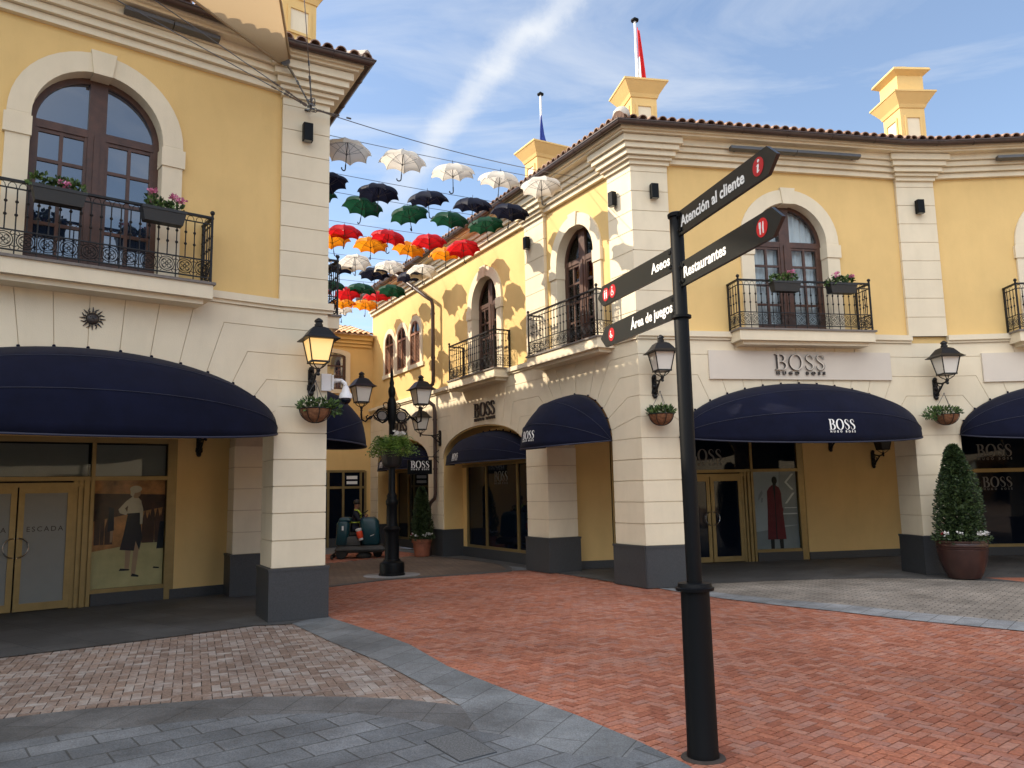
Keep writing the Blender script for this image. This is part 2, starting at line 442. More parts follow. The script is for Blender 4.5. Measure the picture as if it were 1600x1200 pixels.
def arcade(F, parent, x0, x1, arches, yb=.75, skip_first=False, skip_last=False):
    st = MB(); core = MB(); bases = []; J = .005; D = .016
    arches = sorted(arches, key=lambda a: a.xc)
    # core wall: outline from below with arch notches
    e = .014; out = []
    for i, a in enumerate(arches):
        lo_ = [(a.xc+(a.a+e)*math.cos(pi-pi*k/48), a.zs+(a.b+e)*math.sin(pi*k/48)) for k in range(49)]
        if i == 0: out += [(x0, ZS)] if skip_first else [(x0, 0), (a.xc-a.a-e, 0)]
        else: out.append((a.xc-a.a-e, 0))
        out += lo_
        if i == len(arches)-1 and skip_last: out.append((x1, ZS))
        else: out += [(a.xc+a.a+e, 0)]
    if not skip_last: out.append((x1, 0))
    out += [(x1, ZSTR), (x0, ZSTR)]
    core.prism(out, D-.004, yb-.01)
    edges = [None]+arches+[None]
    for i in range(len(edges)-1):
        A, B = edges[i], edges[i+1]                   # pier between A (its right side) and B (its left side)
        lo = A.xc+A.a if A else x0; hi = B.xc-B.a if B else x1
        sk = (skip_first and not A) or (skip_last and not B)
        if hi-lo > .01 and not sk:
            for k in range(5): st.box(lo+.001, hi-.001, 0, yb+.001, course(k)+.008, course(k+1)-.008)
            bases.append(MB().box(lo-.04, hi+.04, -.04, yb+.04, 0, .70).box(lo-.05, hi+.05, -.05, yb+.05, .70, .74))
        for k in range(5, 10):
            jl0, tl0 = A.joint(k, 1) if A else ([(x0, course(k))], 0)
            jl1, tl1 = A.joint(k+1, 1) if A else ([(x0, min(ZSTR, course(k+1)) if k < 9 else ZSTR)], 0)
            jr0, tr0 = B.joint(k, -1) if B else ([(x1, course(k))], 0)
            jr1, tr1 = B.joint(k+1, -1) if B else ([(x1, course(k+1) if k < 9 else ZSTR)], 0)
            if not A and not B: continue
            poly = list(jl0)+list(jr0[::-1])
            if B: poly += B.arcpts(tr0 if k > 5 else pi, tr1)[1:-1]
            poly += list(jr1)+list(jl1[::-1])
            if A: poly += A.arcpts(tl1, tl0 if k > 5 else 0)[1:-1]
            st.prism(inset(poly, J), 0, D)
    for a in arches:
        for i in range(len(a.mid)-1):
            t0, t1 = a.mid[i], a.mid[i+1]
            def topp(t):
                p = a.pt(t); n = a.nrm(t); lam = (ZSTR-p[1])/max(.2, n[1]); return (p[0]+n[0]*lam, ZSTR)
            poly = [topp(t0)]+a.arcpts(t0, t1)+[topp(t1)]
            st.prism(inset(poly, J), 0, D)
    w = core.build('arcade_wall', M['creamdark'], parent, F)
    st.build('stone_facing', M['cream'], w, F)
    for q in bases: q.build('pier_base', M['granite'], w, F)
    return w

def pilaster(F, parent, x0, x1, y=0., yw=.07):
    c = MB().box(x0+.012, x1-.012, y+.012, yw+.02, 4.70, 8.0)
    s = MB(); k = 0; z = 4.70
    while z < 7.98:
        s.box(x0, x1, y, yw+.015, z+(.006 if k else 0), min(8.0, z+CO)-.006); z += CO; k += 1
    o = c.build('pilaster', M['creamdark'], parent, F)
    s.build('stone_facing', M['cream'], o, F)

def arch_outline(xc, a, z0, zs, b=None, n=20):
    b = b or a
    return [(xc-a, z0)]+[(xc+a*math.cos(pi-pi*i/n), zs+b*math.sin(pi*i/n)) for i in range(n+1)]+[(xc+a, z0)]

def upper_wall(F, parent, x0, x1, wins, name='upper_wall', z0=4.55, z1=8.6, yf=.07):
    out = [(x0, z0)]
    for (xc, a, zb, zs, b) in sorted(wins):
        if zb > z0+.2: continue
        out += arch_outline(xc, a+.06, z0, zs, b+.06)
    out += [(x1, z0), (x1, z1), (x0, z1)]
    return MB().prism(out, yf, yf+.28).build(name, M['yellow'], parent, F)

def french_window(F, parent, xc, a=.80, zs=6.58, z0=4.72, kind='blue', sur=.27, yf=.07):
    # surround
    s = MB(); n = 24; y0 = yf-.05; y1 = yf+.20; oa = a+sur
    ring = [(xc+oa*math.cos(pi*i/n), zs+oa*math.sin(pi*i/n)) for i in range(n+1)]+[(xc+a*math.cos(pi-pi*i/n), zs+a*math.sin(pi*i/n)) for i in range(n+1)]
    s.prism(ring, y0, y1)
    for q in (-1, 1):
        s.box(xc+q*a, xc+q*oa, y0, y1, z0-.02, zs-.002)
        s.box(xc+q*(a-.015), xc+q*(oa+.03), y0-.022, y1-.01, zs-.30, zs-.04)
    kw = .16
    s.prism([(xc-kw*.72, zs+a-.03), (xc+kw*.72, zs+a-.03), (xc+kw, zs+oa+.03), (xc-kw, zs+oa+.03)], y0-.028, y1-.02)
    fr = MB(); yb = yf+.17
    t = .075; ia = a-t
    fr.prism([(xc+a*math.cos(pi*i/n), zs+a*math.sin(pi*i/n)) for i in range(n+1)]+[(xc+ia*math.cos(pi-pi*i/n), zs+ia*math.sin(pi*i/n)) for i in range(n+1)], yb, yb+.09)
    for q in (-1, 1): fr.box(xc+q*ia, xc+q*a, yb, yb+.09, z0, zs)
    fr.box(xc-.11, xc+.11, yb-.012, yb+.08, z0, zs+ia+.01)
    fr.box(xc-.035, xc+.035, yb-.03, yb, z0, zs-.02)
    fr.box(xc-ia, xc-.11, yb-.006, yb+.08, zs-.06, zs+.05); fr.box(xc+.11, xc+ia, yb-.006, yb+.08, zs-.06, zs+.05)
    fr.box(xc-ia, xc-.11, yb, yb+.07, z0, z0+.22); fr.box(xc+.11, xc+ia, yb, yb+.07, z0, z0+.22)
    rows = 4; zz0 = z0+.22; zz1 = zs-.06
    for q in (-1, 1):
        lx0, lx1 = (xc-ia, xc-.11) if q < 0 else (xc+.11, xc+ia)
        for x in (lx0, lx1-.04): fr.box(x, x+.04, yb+.004, yb+.066, zz0, zz1)
        m = (lx0+lx1)/2; fr.box(m-.022, m+.022, yb+.01, yb+.06, zz0, zz1)
        for i in range(1, rows+1):
            z = zz0+(zz1-zz0)*i/rows
            fr.box(lx0+.04, lx1-.04, yb+.014, yb+.056, z-.022 if i < rows else z-.05, z+.022 if i < rows else z)
    o = fr.build('window', M['wood'], parent, F)
    s.build('surround', M['cream'], o, F)
    pane = MB().prism(arch_outline(xc, ia+.02, z0+.05, zs), yb+.035, yb+.041)
    pane.build('pane', M['glassblue'] if kind == 'blue' else M['glassclear'], o, F)
    if kind != 'blue':
        def cur(x0, x1):
            return lambda u, v: (x0+(x1-x0)*u, yb+.16+.02*math.sin(u*(x1-x0)*52)+.012*math.sin(u*(x1-x0)*23+2), z0+v*(zs+a-z0-.03))
        c = MB()
        c.grid(cur(xc-a-.1, xc-.1), 60, 2); c.grid(cur(xc-.02, xc+a+.1), 60, 2)
        c.build('curtain', M['curtain'], o, F, smooth=True)
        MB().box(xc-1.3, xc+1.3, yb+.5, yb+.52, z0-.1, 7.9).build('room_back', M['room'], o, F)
    return o

def rosette(mb, c, X, Z, R, n=18, t=.006):
    def circ(cx, cz, r, a0=0, a1=2*pi, k=n, th=t):
        ps = [c+X*(cx+r*math.cos(a0+(a1-a0)*i/k))+Z*(cz+r*math.sin(a0+(a1-a0)*i/k)) for i in range(k+(0 if abs(a1-a0-2*pi) < 1e-6 else 1))]
        mb.tube(ps, th, 4, closed=abs(a1-a0-2*pi) < 1e-6)
    circ(0, 0, R*.94); circ(0, 0, R*.70, th=t*.8); circ(0, 0, R*.17, k=8)
    for q in range(4):
        a = pi/4+q*pi/2; circ(R*.40*math.cos(a), R*.40*math.sin(a), R*.22, k=9, th=t*.8)
    for q in range(4):
        a = pi/4+q*pi/2; x, z = R*1.17*math.cos(a), R*1.17*math.sin(a); circ(x, z, R*.2, a-2.1+pi, a+2.1+pi, 7, t*.8)

def balcony(F, parent, xc, hw, yo=.40, ztop=4.72):
    s = MB()
    s.box(xc-hw, xc+hw, -yo, .07, 4.49, ztop-.035)
    s.box(xc-hw+.10, xc+hw-.10, -yo+.09, .05, 4.42, 4.49)
    o = s.build('balcony', M['cream'], parent, F)
    MB().box(xc-hw-.03, xc+hw+.03, -yo-.03, .06, ztop-.035, ztop).build('floor_slab', M['slate'], o, F)
    r = MB(); yf = -yo+.03; x0, x1 = xc-hw+.03, xc+hw-.03
    zt = ztop+.93
    runs = [((x0, yf), (x1, yf)), ((x0, yf), (x0, .06)), ((x1, yf), (x1, .06))]
    for ri, (p, q) in enumerate(runs):
        P = Vector((p[0], p[1], 0)); Q = Vector((q[0], q[1], 0)); d = Q-P; L = d.length; d.normalize(); Zv = Vector((0, 0, 1))
        nrm = Vector((-d.y, d.x, 0))
        def bar(z0, z1, w, a=0, b=None):
            b = L if b is None else b
            A = P+d*a; B = P+d*b
            v = []
            for pt in (A, B):
                for sg in (-1, 1): v += [pt+nrm*w*sg+Zv*z0, pt+nrm*w*sg+Zv*z1]
            r.add(v, [(0, 1, 5, 4), (2, 6, 7, 3), (0, 4, 6, 2), (1, 3, 7, 5), (0, 2, 3, 1), (4, 5, 7, 6)])
        bar(zt-.018, zt+.012, .024); bar(zt-.105, zt-.09, .009); bar(ztop+.30, ztop+.316, .011); bar(ztop+.055, ztop+.071, .011)
        n = max(2, round(L/.118))
        for i in range(n+1):
            A = P+d*(L*i/n)
            if ri and i in (0, ): continue
            r.tube([A+Zv*(ztop+.30), A+Zv*(zt-.1)], .0085, 5)
            if i % 2 == 0: r.tube([A+Zv*ztop, A+Zv*(ztop+.3)], .0085, 5)
            for z in (ztop+.50, ztop+.665): r.ball(A+Zv*z, .0215, 6)
            if i < n:                                  # small scrolls under the hand rail
                B = P+d*(L*(i+.5)/n)
                r.tube([B+d*.045*math.cos(t)+Zv*(zt-.088+.065*math.sin(t)) for t in (0, .6, 1.2, 1.9, 2.5, pi)], .0045, 4)
        m = max(1, round(L/.236))
        for i in range(m):
            c = P+d*(L*(i+.5)/m)+Zv*(ztop+.186); rosette(r, c, d, Zv, min(.106, L/m*.45), 16, .0058)
    for x in (x0, x1):
        r.box(x-.014, x+.014, yf-.014, yf+.014, ztop, zt+.04); r.ball((x, yf, zt+.07), .034, 10)
    for x in (x0, x1): r.box(x-.012, x+.012, .02, .07, ztop, zt)
    r.build('railing', M['iron'], o, F)
    return o

def string_course(F, parent, x0, x1, gaps=()):
    segs = []; x = x0
    for a, b in sorted(gaps): segs.append((x, a)); x = b
    segs.append((x, x1))
    for a, b in segs:
        if b-a < .02: continue
        MB().box(a, b, -.075, .06, 4.60, 4.705).box(a, b, -.035, .06, 4.55, 4.60).build('string_course', M['cream'], parent, F)

def cornice(F, parent, x0, x1, pils=(), m0=0., m1=0.):
    s = MB()
    def band(y, z0, z1, a, b):
        # mitred ends: m = dx per outward metre at each end
        v = []
        for (yy) in (-y, .08):
            ax = a-(m0*(-yy) if a == x0 else 0); bx = b+(m1*(-yy) if b == x1 else 0)
            v += [(ax, yy, z0), (bx, yy, z0), (bx, yy, z1), (ax, yy, z1)]
        s.add(v, [(0, 1, 2, 3), (5, 4, 7, 6), (0, 4, 5, 1), (3, 2, 6, 7), (0, 3, 7, 4), (1, 5, 6, 2)])
    prof = [(.035, 8.02, 8.12), (.10, 8.128, 8.225), (.165, 8.233, 8.33), (.22, 8.338, 8.46)]
    for y, z0, z1 in prof: band(y-.02, z0, z1, x0, x1)
    band(.36, 8.46, 8.50, x0, x1)
    band(.42, 8.50, 8.56, x0, x1)
    for a, b in pils:
        e = .05
        band(.05, 7.965, 8.045, a if a == x0 else a-.03, b if b == x1 else b+.03)
        for i, (y, z0, z1) in enumerate(prof):
            e = .07+.055*i
            band(y+.075, z0-.012+.04*(i == 0), z1-.012, a if a == x0 else a-e, b if b == x1 else b+e)
    o = s.build('cornice', M['cream'], parent, F)
    g = MB(); ye = -.50; r = .062
    a = x0-m0*(-ye); b = x1+m1*(-ye)
    n = 10
    for i in range(1):
        prof2 = [(ye+r*math.cos(pi+pi*k/n), 8.60+r*1.15*math.sin(pi+pi*k/n)) for k in range(n+1)]
        prof2 = [(ye-r-.012, 8.60), (ye-r-.012, 8.612)] + [] + [(ye-r, 8.612)] + prof2
        # closed section with rolled rim
        sec = [(ye-r-.014, 8.615), (ye-r-.014, 8.595)]+prof2[3:]+[(ye+r, 8.615)]
        m = len(sec); v = []
        for xx, mm in ((a, -1), (b, 1)):
            for (yy, zz) in sec:
                dx = (-(yy-ye))*(m0 if mm < 0 else m1)*mm
                v.append((xx+dx, yy, zz))
        f = [(k, m+k, m+(k+1) % m, (k+1) % m) for k in range(m)]
        f += [tuple(range(m)), tuple(range(2*m-1, m-1, -1))]
        g.add(v, f)
    x = a+.6
    while x < b:
        g.tube([(x, ye+(r+.004)*math.cos(t), 8.60+(r*1.15+.004)*math.sin(t)) for t in [pi+pi*k/8 for k in range(9)]], .007, 4); x += .95
    g.build('gutter', M['gutter'], parent, F, smooth=True, auto=40)

def roof(F, parent, x0, x1, m0=0., m1=0., zE=8.635, ov=.53, L=3.0, pitch=.32, sp=.195, m='tile', eps=1e-3):
    r = MB(); rn = random.Random(int(abs(x0*100)+abs(x1*10)))
    n = int((x1-x0)/sp)
    for i in range(n+1):
        x = x0+(x1-x0)*(i+.5)/(n+1)
        def yend(x):
            e = L
            if m0 > eps: e = min(e, (x-x0)/m0-ov)
            if m1 > eps: e = min(e, (x1-x)/m1-ov)
            return e
        ye = yend(x)
        if ye <= -ov+.05: continue
        y = -ov
        while y < ye:
            l = min(.42, ye-y+.02); dz = rn.uniform(-.004, .004); dx = rn.uniform(-.006, .006); R = .079
            rows = []
            for (yy, k) in ((y-.03, 1.05), (y+l, .90)):
                z = zE+(yy+ov)*pitch+dz+(.03 if k > 1 else .012)
                rows.append([(x+dx+R*k*math.cos(t), yy, z-.02+R*k*.95*math.sin(t)) for t in [pi-pi*q/7 for q in range(8)]])
                rows.append([(x+dx+(R-.016)*k*math.cos(t), yy, z-.02+(R-.016)*k*.95*math.sin(t)) for t in [pi-pi*q/7 for q in range(8)]])
            a, ai, b, bi = rows; v = a+ai+b+bi; f = []
            for q in range(7):
                f += [(q, 16+q, 17+q, q+1), (8+q, 9+q, 25+q, 24+q), (q, q+1, 9+q, 8+q)]
            r.add(v, f); y += .40
    # channel sheet under the barrel tiles
    v = []; e0 = -ov-.02
    za = zE-.028
    v = [(x0-m0*.02, e0, za), (x1+m1*.02, e0, za), (x1-m1*(L+ov), L, za+(L+ov)*pitch), (x0+m0*(L+ov), L, za+(L+ov)*pitch)]
    v += [(p[0], p[1], p[2]-.02) for p in v]
    r.add(v, [(0, 1, 2, 3), (7, 6, 5, 4), (0, 4, 5, 1), (1, 5, 6, 2), (2, 6, 7, 3), (3, 7, 4, 0)])
    return r.build('roof', M[m], parent, F)

def hood_rows(xc, a, zs, b, y0, phis, n=36):
    rows = []
    for ph in phis:
        rows.append([(xc+a*math.cos(pi-pi*i/n), y0-b*math.sin(pi*i/n)*math.sin(ph), zs+b*math.sin(pi*i/n)*math.cos(ph)) for i in range(n+1)])
    return rows
def hood(F, label, xc, a, zs=ZS, b=1.0, y0=-.02, last=100, words=None, proj=1., name='awning', group='navy dome awnings over the shopfronts'):
    W = sub(F, xc, y0, zs)
    root = thing(name, label, 'awning', W, group)
    phis = [rad(x) for x in (3, 36, 68, last)]
    c = MB()
    def P(ph, t, e=0.):
        rr = b*math.sin(t)
        return Vector((xc+(a+e)*math.cos(t), y0-(rr+e)*math.sin(ph)*proj, zs+(rr+e)*math.cos(ph)))
    n = 40
    fine = []
    for i in range(3):
        for q in range(4): fine.append((phis[i]+(phis[i+1]-phis[i])*q/4, i, q/4))
    fine.append((phis[3], 2, 1.))
    rows = []
    for ph, i, q in fine:
        row = []
        for k in range(n+1):
            t = pi-pi*k/n
            A, B = P(phis[i], t), P(phis[i+1], t)
            p = A.lerp(B, q); arc = P(ph, t)
            row.append(p.lerp(arc, .45))              # cloth pulled nearly flat between its hoops
        rows.append(row)
    th = .012
    v = []; f = []
    for row in rows: v += row
    m = n+1
    for i in range(len(rows)-1):
        for k in range(n): f.append((i*m+k, (i+1)*m+k, (i+1)*m+k+1, i*m+k+1))
    c.add(v, f)
    cv = c.build('canopy', M['navy'], root, F, smooth=True, auto=50)
    mod = cv.modifiers.new('thickness', 'SOLIDIFY'); mod.thickness = .012; mod.offset = -1
    seam = MB()
    for ph in phis[1:3]: seam.tube([P(ph, pi-pi*k/n, .004) for k in range(n+1)], .0055, 5)
    seam.tube([P(phis[3], pi-pi*k/n, .0) for k in range(n+1)], .016, 6)
    seam.build('hoop', M['seam'], root, F, smooth=True)
    kn = MB(); ar = Arch(xc, a, b, zs)
    for t in ar.side[1:]+ar.mid[1:-1]+[pi-q for q in ar.side[1:]]:
        p = ar.pt(t); kn.ball((p[0], y0-.015, p[1]+.012), .022, 8)
    kn.build('fixing_knob', M['navy'], root, F)
    if words:
        x, h, tt = words; lw = MB()
        def surf(X, u):
            th_ = math.acos(max(-.9999, min(.9999, (X-xc)/a))); ph = phis[2]+(phis[3]-phis[2])*u
            return P(phis[2], th_).lerp(P(phis[3], th_), u).lerp(P(ph, th_), .45)
        def fn(gx, gy, e):
            X = x+gx; p0 = surf(x, tt); sc_ = (surf(x, tt+.05)-surf(x, tt-.05)).length/.1
            u = max(-.3, min(1.2, tt-gy/sc_))
            p = surf(X, u); nrm_ = (surf(X+.01, u)-surf(X-.01, u)).cross(surf(X, u-.02)-surf(X, u+.02)).normalized()
            return p+nrm_*(.014+e)
        shop_name(lw, fn, h, .002)
        lw.build('lettering', M['whitesign'], root, F)
    return root

# ================================================================== RIGHT BUILDING
AA = Arch(3.24, 2.49); AB = Arch(2.56, 2.49)
H1 = Arch(-2.10, 1.20, 1.02); AR2 = Arch(-6.55, 2.33, .76); AR3 = Arch(-12.1, 2.2, .76)
arcade(FA, right, 0, 5.81, [AA], skip_last=True)
arcade(FB, right, 0, 9.0, [AB, Arch(8.3, 2.4)], skip_first=True)
arcade(FAL, right, -15, 0, [H1, AR2, AR3])
# soffit linings of the two deep alley arches in yellow
for a in (AR2, AR3):
    o_ = MB()
    ring = [(a.xc+(a.a-.001)*math.cos(pi*i/24), a.zs+(a.b-.001)*math.sin(pi*i/24)) for i in range(25)]
    inn = [(a.xc+(a.a-.03)*math.cos(pi-pi*i/24), a.zs+(a.b-.03)*math.sin(pi-pi*i/24)) for i in range(25)]
    o_.prism(ring+inn, .03, .85)
    for q in (-1, 1): o_.box(a.xc+q*(a.a-.001), a.xc+q*(a.a-.03), .03, .85, 0.0, a.zs)
    # shop front inside
    y = .62
    back = [(a.xc-a.a, .0)]+a.arcpts(pi, 0)+[(a.xc+a.a, .0)]
    o_.build('arch_lining', M['yellow'], right, FAL)
    MB().prism([(a.xc-a.a+.03, 2.50)]+[p for p in a.arcpts(pi-.1, .1)]+[(a.xc+a.a-.03, 2.50)], y, y+.1).build('tympanum', M['yellow'], right, FAL)
    fr = MB(); xs = [a.xc-a.a+.35, a.xc-.85, a.xc+.85, a.xc+a.a-.03]
    fr.box(a.xc-a.a+.03, a.xc+a.a-.03, y-.03, y+.05, 2.44, 2.52); fr.box(xs[0], xs[3], y-.03, y+.05, .26, .33)
    for x in xs: fr.box(x-.045, x+.045, y-.035, y+.05, .26, 2.46)
    o2 = fr.build('shop_window', M['gold'], right, FAL)
    for i in range(3): MB().box(xs[i]+.02, xs[i+1]-.02, y, y+.01, .3, 2.46).build('pane', M['glassdark'], o2, FAL)
    MB().box(a.xc-a.a+.03, a.xc+a.a-.03, y-.06, y+.06, 0, .26).build('plinth', M['granite'], o2, FAL)
    MB().box(a.xc-a.a+.03, xs[0]-.045, y-.02, y+.04, .26, 2.44).build('jamb', M['yellow'], o2, FAL)
    if a is AR2:
        l = MB(); shop_name(l, lambda gx, gy, e: Vector((a.xc-.05+gx, y-.003-e, 2.02+gy)), .26, .002)
        l.build('lettering', M['blind'], o2, FAL)
# pier under the inner bend
p2 = MB(); p2b = MB()
for k in range(10):
    z1 = course(k+1)-.006 if k < 9 else ZSTR
    p2.box(-.085, .865, 0, .76, course(k)+.006, z1)
w_ = MB().box(-.07, .85, .014, .74, 0, ZSTR).build('pier', M['creamdark'], right, FP2)
p2.build('stone_facing', M['cream'], w_, FP2)
p2b.box(-.125, .905, -.04, .80, 0, .70); p2b.box(-.135, .915, -.05, .81, .70, .74)
p2b.build('pier_base', M['granite'], w_, FP2)

# upper storey
WA, WB = 3.30, 2.62
upper_wall(FA, right, .3, 5.85, [(WA, .80, 4.5, 6.58, .80)])
upper_wall(FB, right, -.1, 9., [(WB, .80, 4.5, 6.58, .80)])
upper_wall(FP2, right, -.05, .83, [])
WL1, WL2 = -2.05, -6.28
upper_wall(FAL, right, -15, -.3, [(WL1, .70, 4.5, 6.68, .70), (WL2, .70, 4.5, 6.62, .70)])
french_window(FA, right, WA, kind='curtain'); french_window(FB, right, WB, kind='curtain')
french_window(FAL, right, WL1, a=.70, zs=6.68, kind='curtain', sur=.25); french_window(FAL, right, WL2, a=.70, zs=6.62, kind='curtain', sur=.25)
pilaster(FA, right, 0, .75); pilaster(FAL, right, -.76, 0); pilaster(FAL, right, -4.08, -3.22); pilaster(FP2, right, -.02, .79)
for (F, x, hw) in ((FA, WA, 1.42), (FB, WB, 1.42), (FAL, WL1, 1.34), (FAL, WL2, 1.32)): balcony(F, right, x, hw)
string_course(FA, right, 0, 5.8, [(WA-1.42, WA+1.42)]); string_course(FB, right, 0, 9, [(WB-1.42, WB+1.42)])
string_course(FAL, right, -15, 0, [(WL1-1.34, WL1+1.34), (WL2-1.32, WL2+1.32)])
cornice(FA, right, 0, 5.8, [(0, .75)], .7265, -.0625)
cornice(FP2, right, 0, .78, [(.0001, .7799)], -.0625, -.0625)
cornice(FB, right, 0, 9, [], -.0625, 0)
cornice(FAL, right, -15, 0, [(-.76, 0), (-4.08, -3.22)], 0, .7265)
roof(FA, right, -.385, 5.83, .7265, -.0625); roof(FP2, right, .03, .75, -.0625, -.0625); roof(FB, right, .03, 9, -.0625, 0)
roof(FAL, right, -15, .385, 0, .7265, pitch=.17)
# hip ridge with its mortar lump at the eave corner
hp = MB()
c0 = at(FA, -.385, -.53, 8.66); c1 = at(FA, -.385+.7265*3.4, -.53+3.4, 8.66+3.4*.32)
for i in range(8):
    p = c0.lerp(c1, i/8); q = c0.lerp(c1, (i+1.1)/8)
    hp.tube([p+Vector((0, 0, -.005)), q+Vector((0, 0, -.02))], [.105, .085], 10)
hp.build('hip_ridge', M['tile'], right, Matrix.Identity(4))
lump = MB(); rn = random.Random(3)
lump.lathe([(.02, .20), (.10, .19), (.15, .13), (.17, .04), (.16, -.05), (.02, -.06)][::-1], 12, tuple(c0.lerp(c1, .05)))
lump.build('ridge_mortar', M['mortar'], right, Matrix.Identity(4), smooth=True)

# triple window on the alley side
tw = MB(); ts = MB(); pn = []
cx = -12.1; a = .40; zs = 6.68; zb = 5.72
o_ = MB()
for i in (-1, 0, 1):
    x = cx+i*1.13
    ring = [(x+(a+.16)*math.cos(pi*k/18), zs+(a+.16)*math.sin(pi*k/18)) for k in range(19)]+[(x+a*math.cos(pi-pi*k/18), zs+a*math.sin(pi*k/18)) for k in range(19)]
    ts.prism(ring, .02+.001*i, .24)
    for q in (-1, 1): ts.box(x+q*a, x+q*(a+.16), .022+.001*i, .24, zb, zs)
ts.box(cx-1.78, cx+1.78, .015, .2, zb-.13, zb)
fw = MB()
for i in (-1, 0, 1):
    x = cx+i*1.13; y = .035
    out = arch_outline(x, a+.01, zb, zs, None, 16)
    ring = [(x+a*math.cos(pi*k/18), zs+a*math.sin(pi*k/18)) for k in range(19)]+[(x+(a-.05)*math.cos(pi-pi*k/18), zs+(a-.05)*math.sin(pi*k/18)) for k in range(19)]
    fw.prism(ring, y, y+.05)
    for q in (-1, 1): fw.box(x+q*a, x+q*(a-.05), y, y+.05, zb, zs)
    fw.box(x-.03, x+.03, y-.005, y+.05, zb, zs+a-.02); fw.box(x-a+.05, x+a-.05, y-.003, y+.05, zs-.04, zs+.03); fw.box(x-a+.05, x+a-.05, y, y+.05, zb, zb+.05)
    for q in (-1, 1):                                  # louvred shutter leaves
        z = zb+.07
        while z < zs-.06:
            x0, x1 = (x-a+.05, x-.03) if q < 0 else (x+.03, x+a-.05)
            fw.add([(x0, y+.012, z), (x1, y+.012, z), (x1, y+.04, z+.035), (x0, y+.04, z+.035)], [(0, 1, 2, 3)]); z += .042
shw = mat('shutter_wood', (.26, .115, .06), .5, var=.2, scale=5)
o3 = fw.build('triple_window', shw, right, FAL)
ts.build('surround', M['cream'], o3, FAL)
pm = MB()
for i in (-1, 0, 1): pm.prism(arch_outline(cx+i*1.13, a-.02, zb+.02, zs, None, 16), .062, .066)
pm.build('pane', M['glassdark'], o3, FAL)

# arcade inside: back walls, ceiling, shop fronts
def back_wall(F, parent, y, x0, x1, op=None, z1=4.45):
    w = MB()
    if op:
        a, b, zt = op
        w.box(x0, a, y, y+.2, 0, z1); w.box(b, x1, y, y+.2, 0, z1); w.box(a, b, y, y+.2, zt, z1)
    else: w.box(x0, x1, y, y+.2, 0, z1)
    o = w.build('inner_wall', M['yellow'], parent, F)
    for a, b in (((x0, op[0]), (op[1], x1)) if op else ((x0, x1),)): MB().box(a, b, y-.025, y, 0, .17).build('skirting', M['granite'], o, F)
def shopfront(F, parent, y, xc, zt, kind):
    fr = MB(); q_ = y+.05
    E0, E1 = 2.44, 2.28
    for s in (-1, 1):
        fr.box(xc+s*E1, xc+s*E0, q_-.06, q_+.06, 0, zt)
        for (a, b, d) in ((.80, .84, .03), (.87, .92, .045), (.95, 1.02, .06), (1.05, 1.11, .05)): fr.box(xc+s*a, xc+s*b, q_-d, q_+.05, 0, 2.10 if a < .95 else (2.12 if a < 1.04 else zt))
        fr.box(xc+s*.80, xc+s*1.11, q_-.01, q_+.04, 0, 2.1)
        fr.box(xc+s*1.11, xc+s*E1, q_-.04, q_+.05, .20, .27)
    fr.box(xc-E1, xc+E1, q_-.05, q_+.05, 2.10, 2.17); fr.box(xc-.95, xc+.95, q_-.04, q_+.045, 2.0, 2.07)
    fr.box(xc-E0, xc+E0, q_-.05, q_+.06, zt-.09, zt)
    o = fr.build('shopfront', M['gold'], parent, F)
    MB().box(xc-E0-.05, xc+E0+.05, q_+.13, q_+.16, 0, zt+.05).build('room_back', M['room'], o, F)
    for s in (-1, 1): MB().box(xc+s*1.12, xc+s*E1, q_-.07, q_+.03, 0, .20).build('plinth', M['granite'], o, F)
    gm = M['glassclear'] if kind == 'left' else M['glassdark']
    MB().box(xc-1.05, xc+1.05, q_, q_+.008, 2.17, zt-.09).build('transom_glass', gm, o, F)
    for s in (-1, 1): MB().box(xc+s*1.11, xc+s*E1, q_, q_+.008, 2.17, zt-.09).build('transom_glass', gm, o, F)
    for s in (-1, 1):
        d = MB(); a, b = .012, .80; y0, y1 = q_-.025, q_+.025
        for (u0, u1, v0, v1) in ((a, a+.085, .02, 2.0), (b-.085, b, .02, 2.0), (a+.085, b-.085, .02, .14), (a+.085, b-.085, 1.9, 2.0)): d.box(xc+s*u0, xc+s*u1, y0, y1, v0, v1)
        dd = d.build('door', M['gold'], parent, F)
        MB().box(xc+s*.09, xc+s*.72, q_-.004, q_+.004, .13, 1.91).build('glass', M['frost'] if kind == 'left' else M['glassdark'], dd, F)
        R = .155
        h = MB(); h.tube([(xc+s*(.03+R*.95*math.sin(t)), q_-.085, 1.03-R*math.cos(t)) for t in [pi*k/14 for k in range(15)]], .011, 6)
        for z in (1.03-R, 1.03+R): h.tube([(xc+s*.03, q_-.085, z), (xc+s*.03, q_-.02, z)], .009, 6)
        h.build('handle', M['chrome'], dd, F)
        if kind == 'left':
            vs, fs = txt('ESCADA', .115, .001, 1.35)
            l = MB().glyph(vs, fs, lambda gx, gy, e: Vector((xc+s*.405+gx, q_-.006-e, 1.28+gy)), .001)
            l.build('lettering', M['letter'], dd, F)
    for s in (-1, 1):
        MB().box(xc+s*1.11, xc+s*E1, q_, q_+.006, .27, 2.10).build('display_glass', M['glassvinyl'], o, F)
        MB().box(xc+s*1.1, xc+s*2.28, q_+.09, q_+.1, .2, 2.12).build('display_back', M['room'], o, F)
    return o, q_
back_wall(FA, right, 3.77, -.95, 8.3, (3.09-2.46, 3.09+2.46, 2.98))
sfA, qA = shopfront(FA, right, 3.77, 3.09, 2.98, 'a')
l = MB(); shop_name(l, lambda gx, gy, e: Vector((3.02+gx, qA-.006-e, 2.36+gy)), .30, .001)
l.build('lettering', M['blind'], sfA, FA)
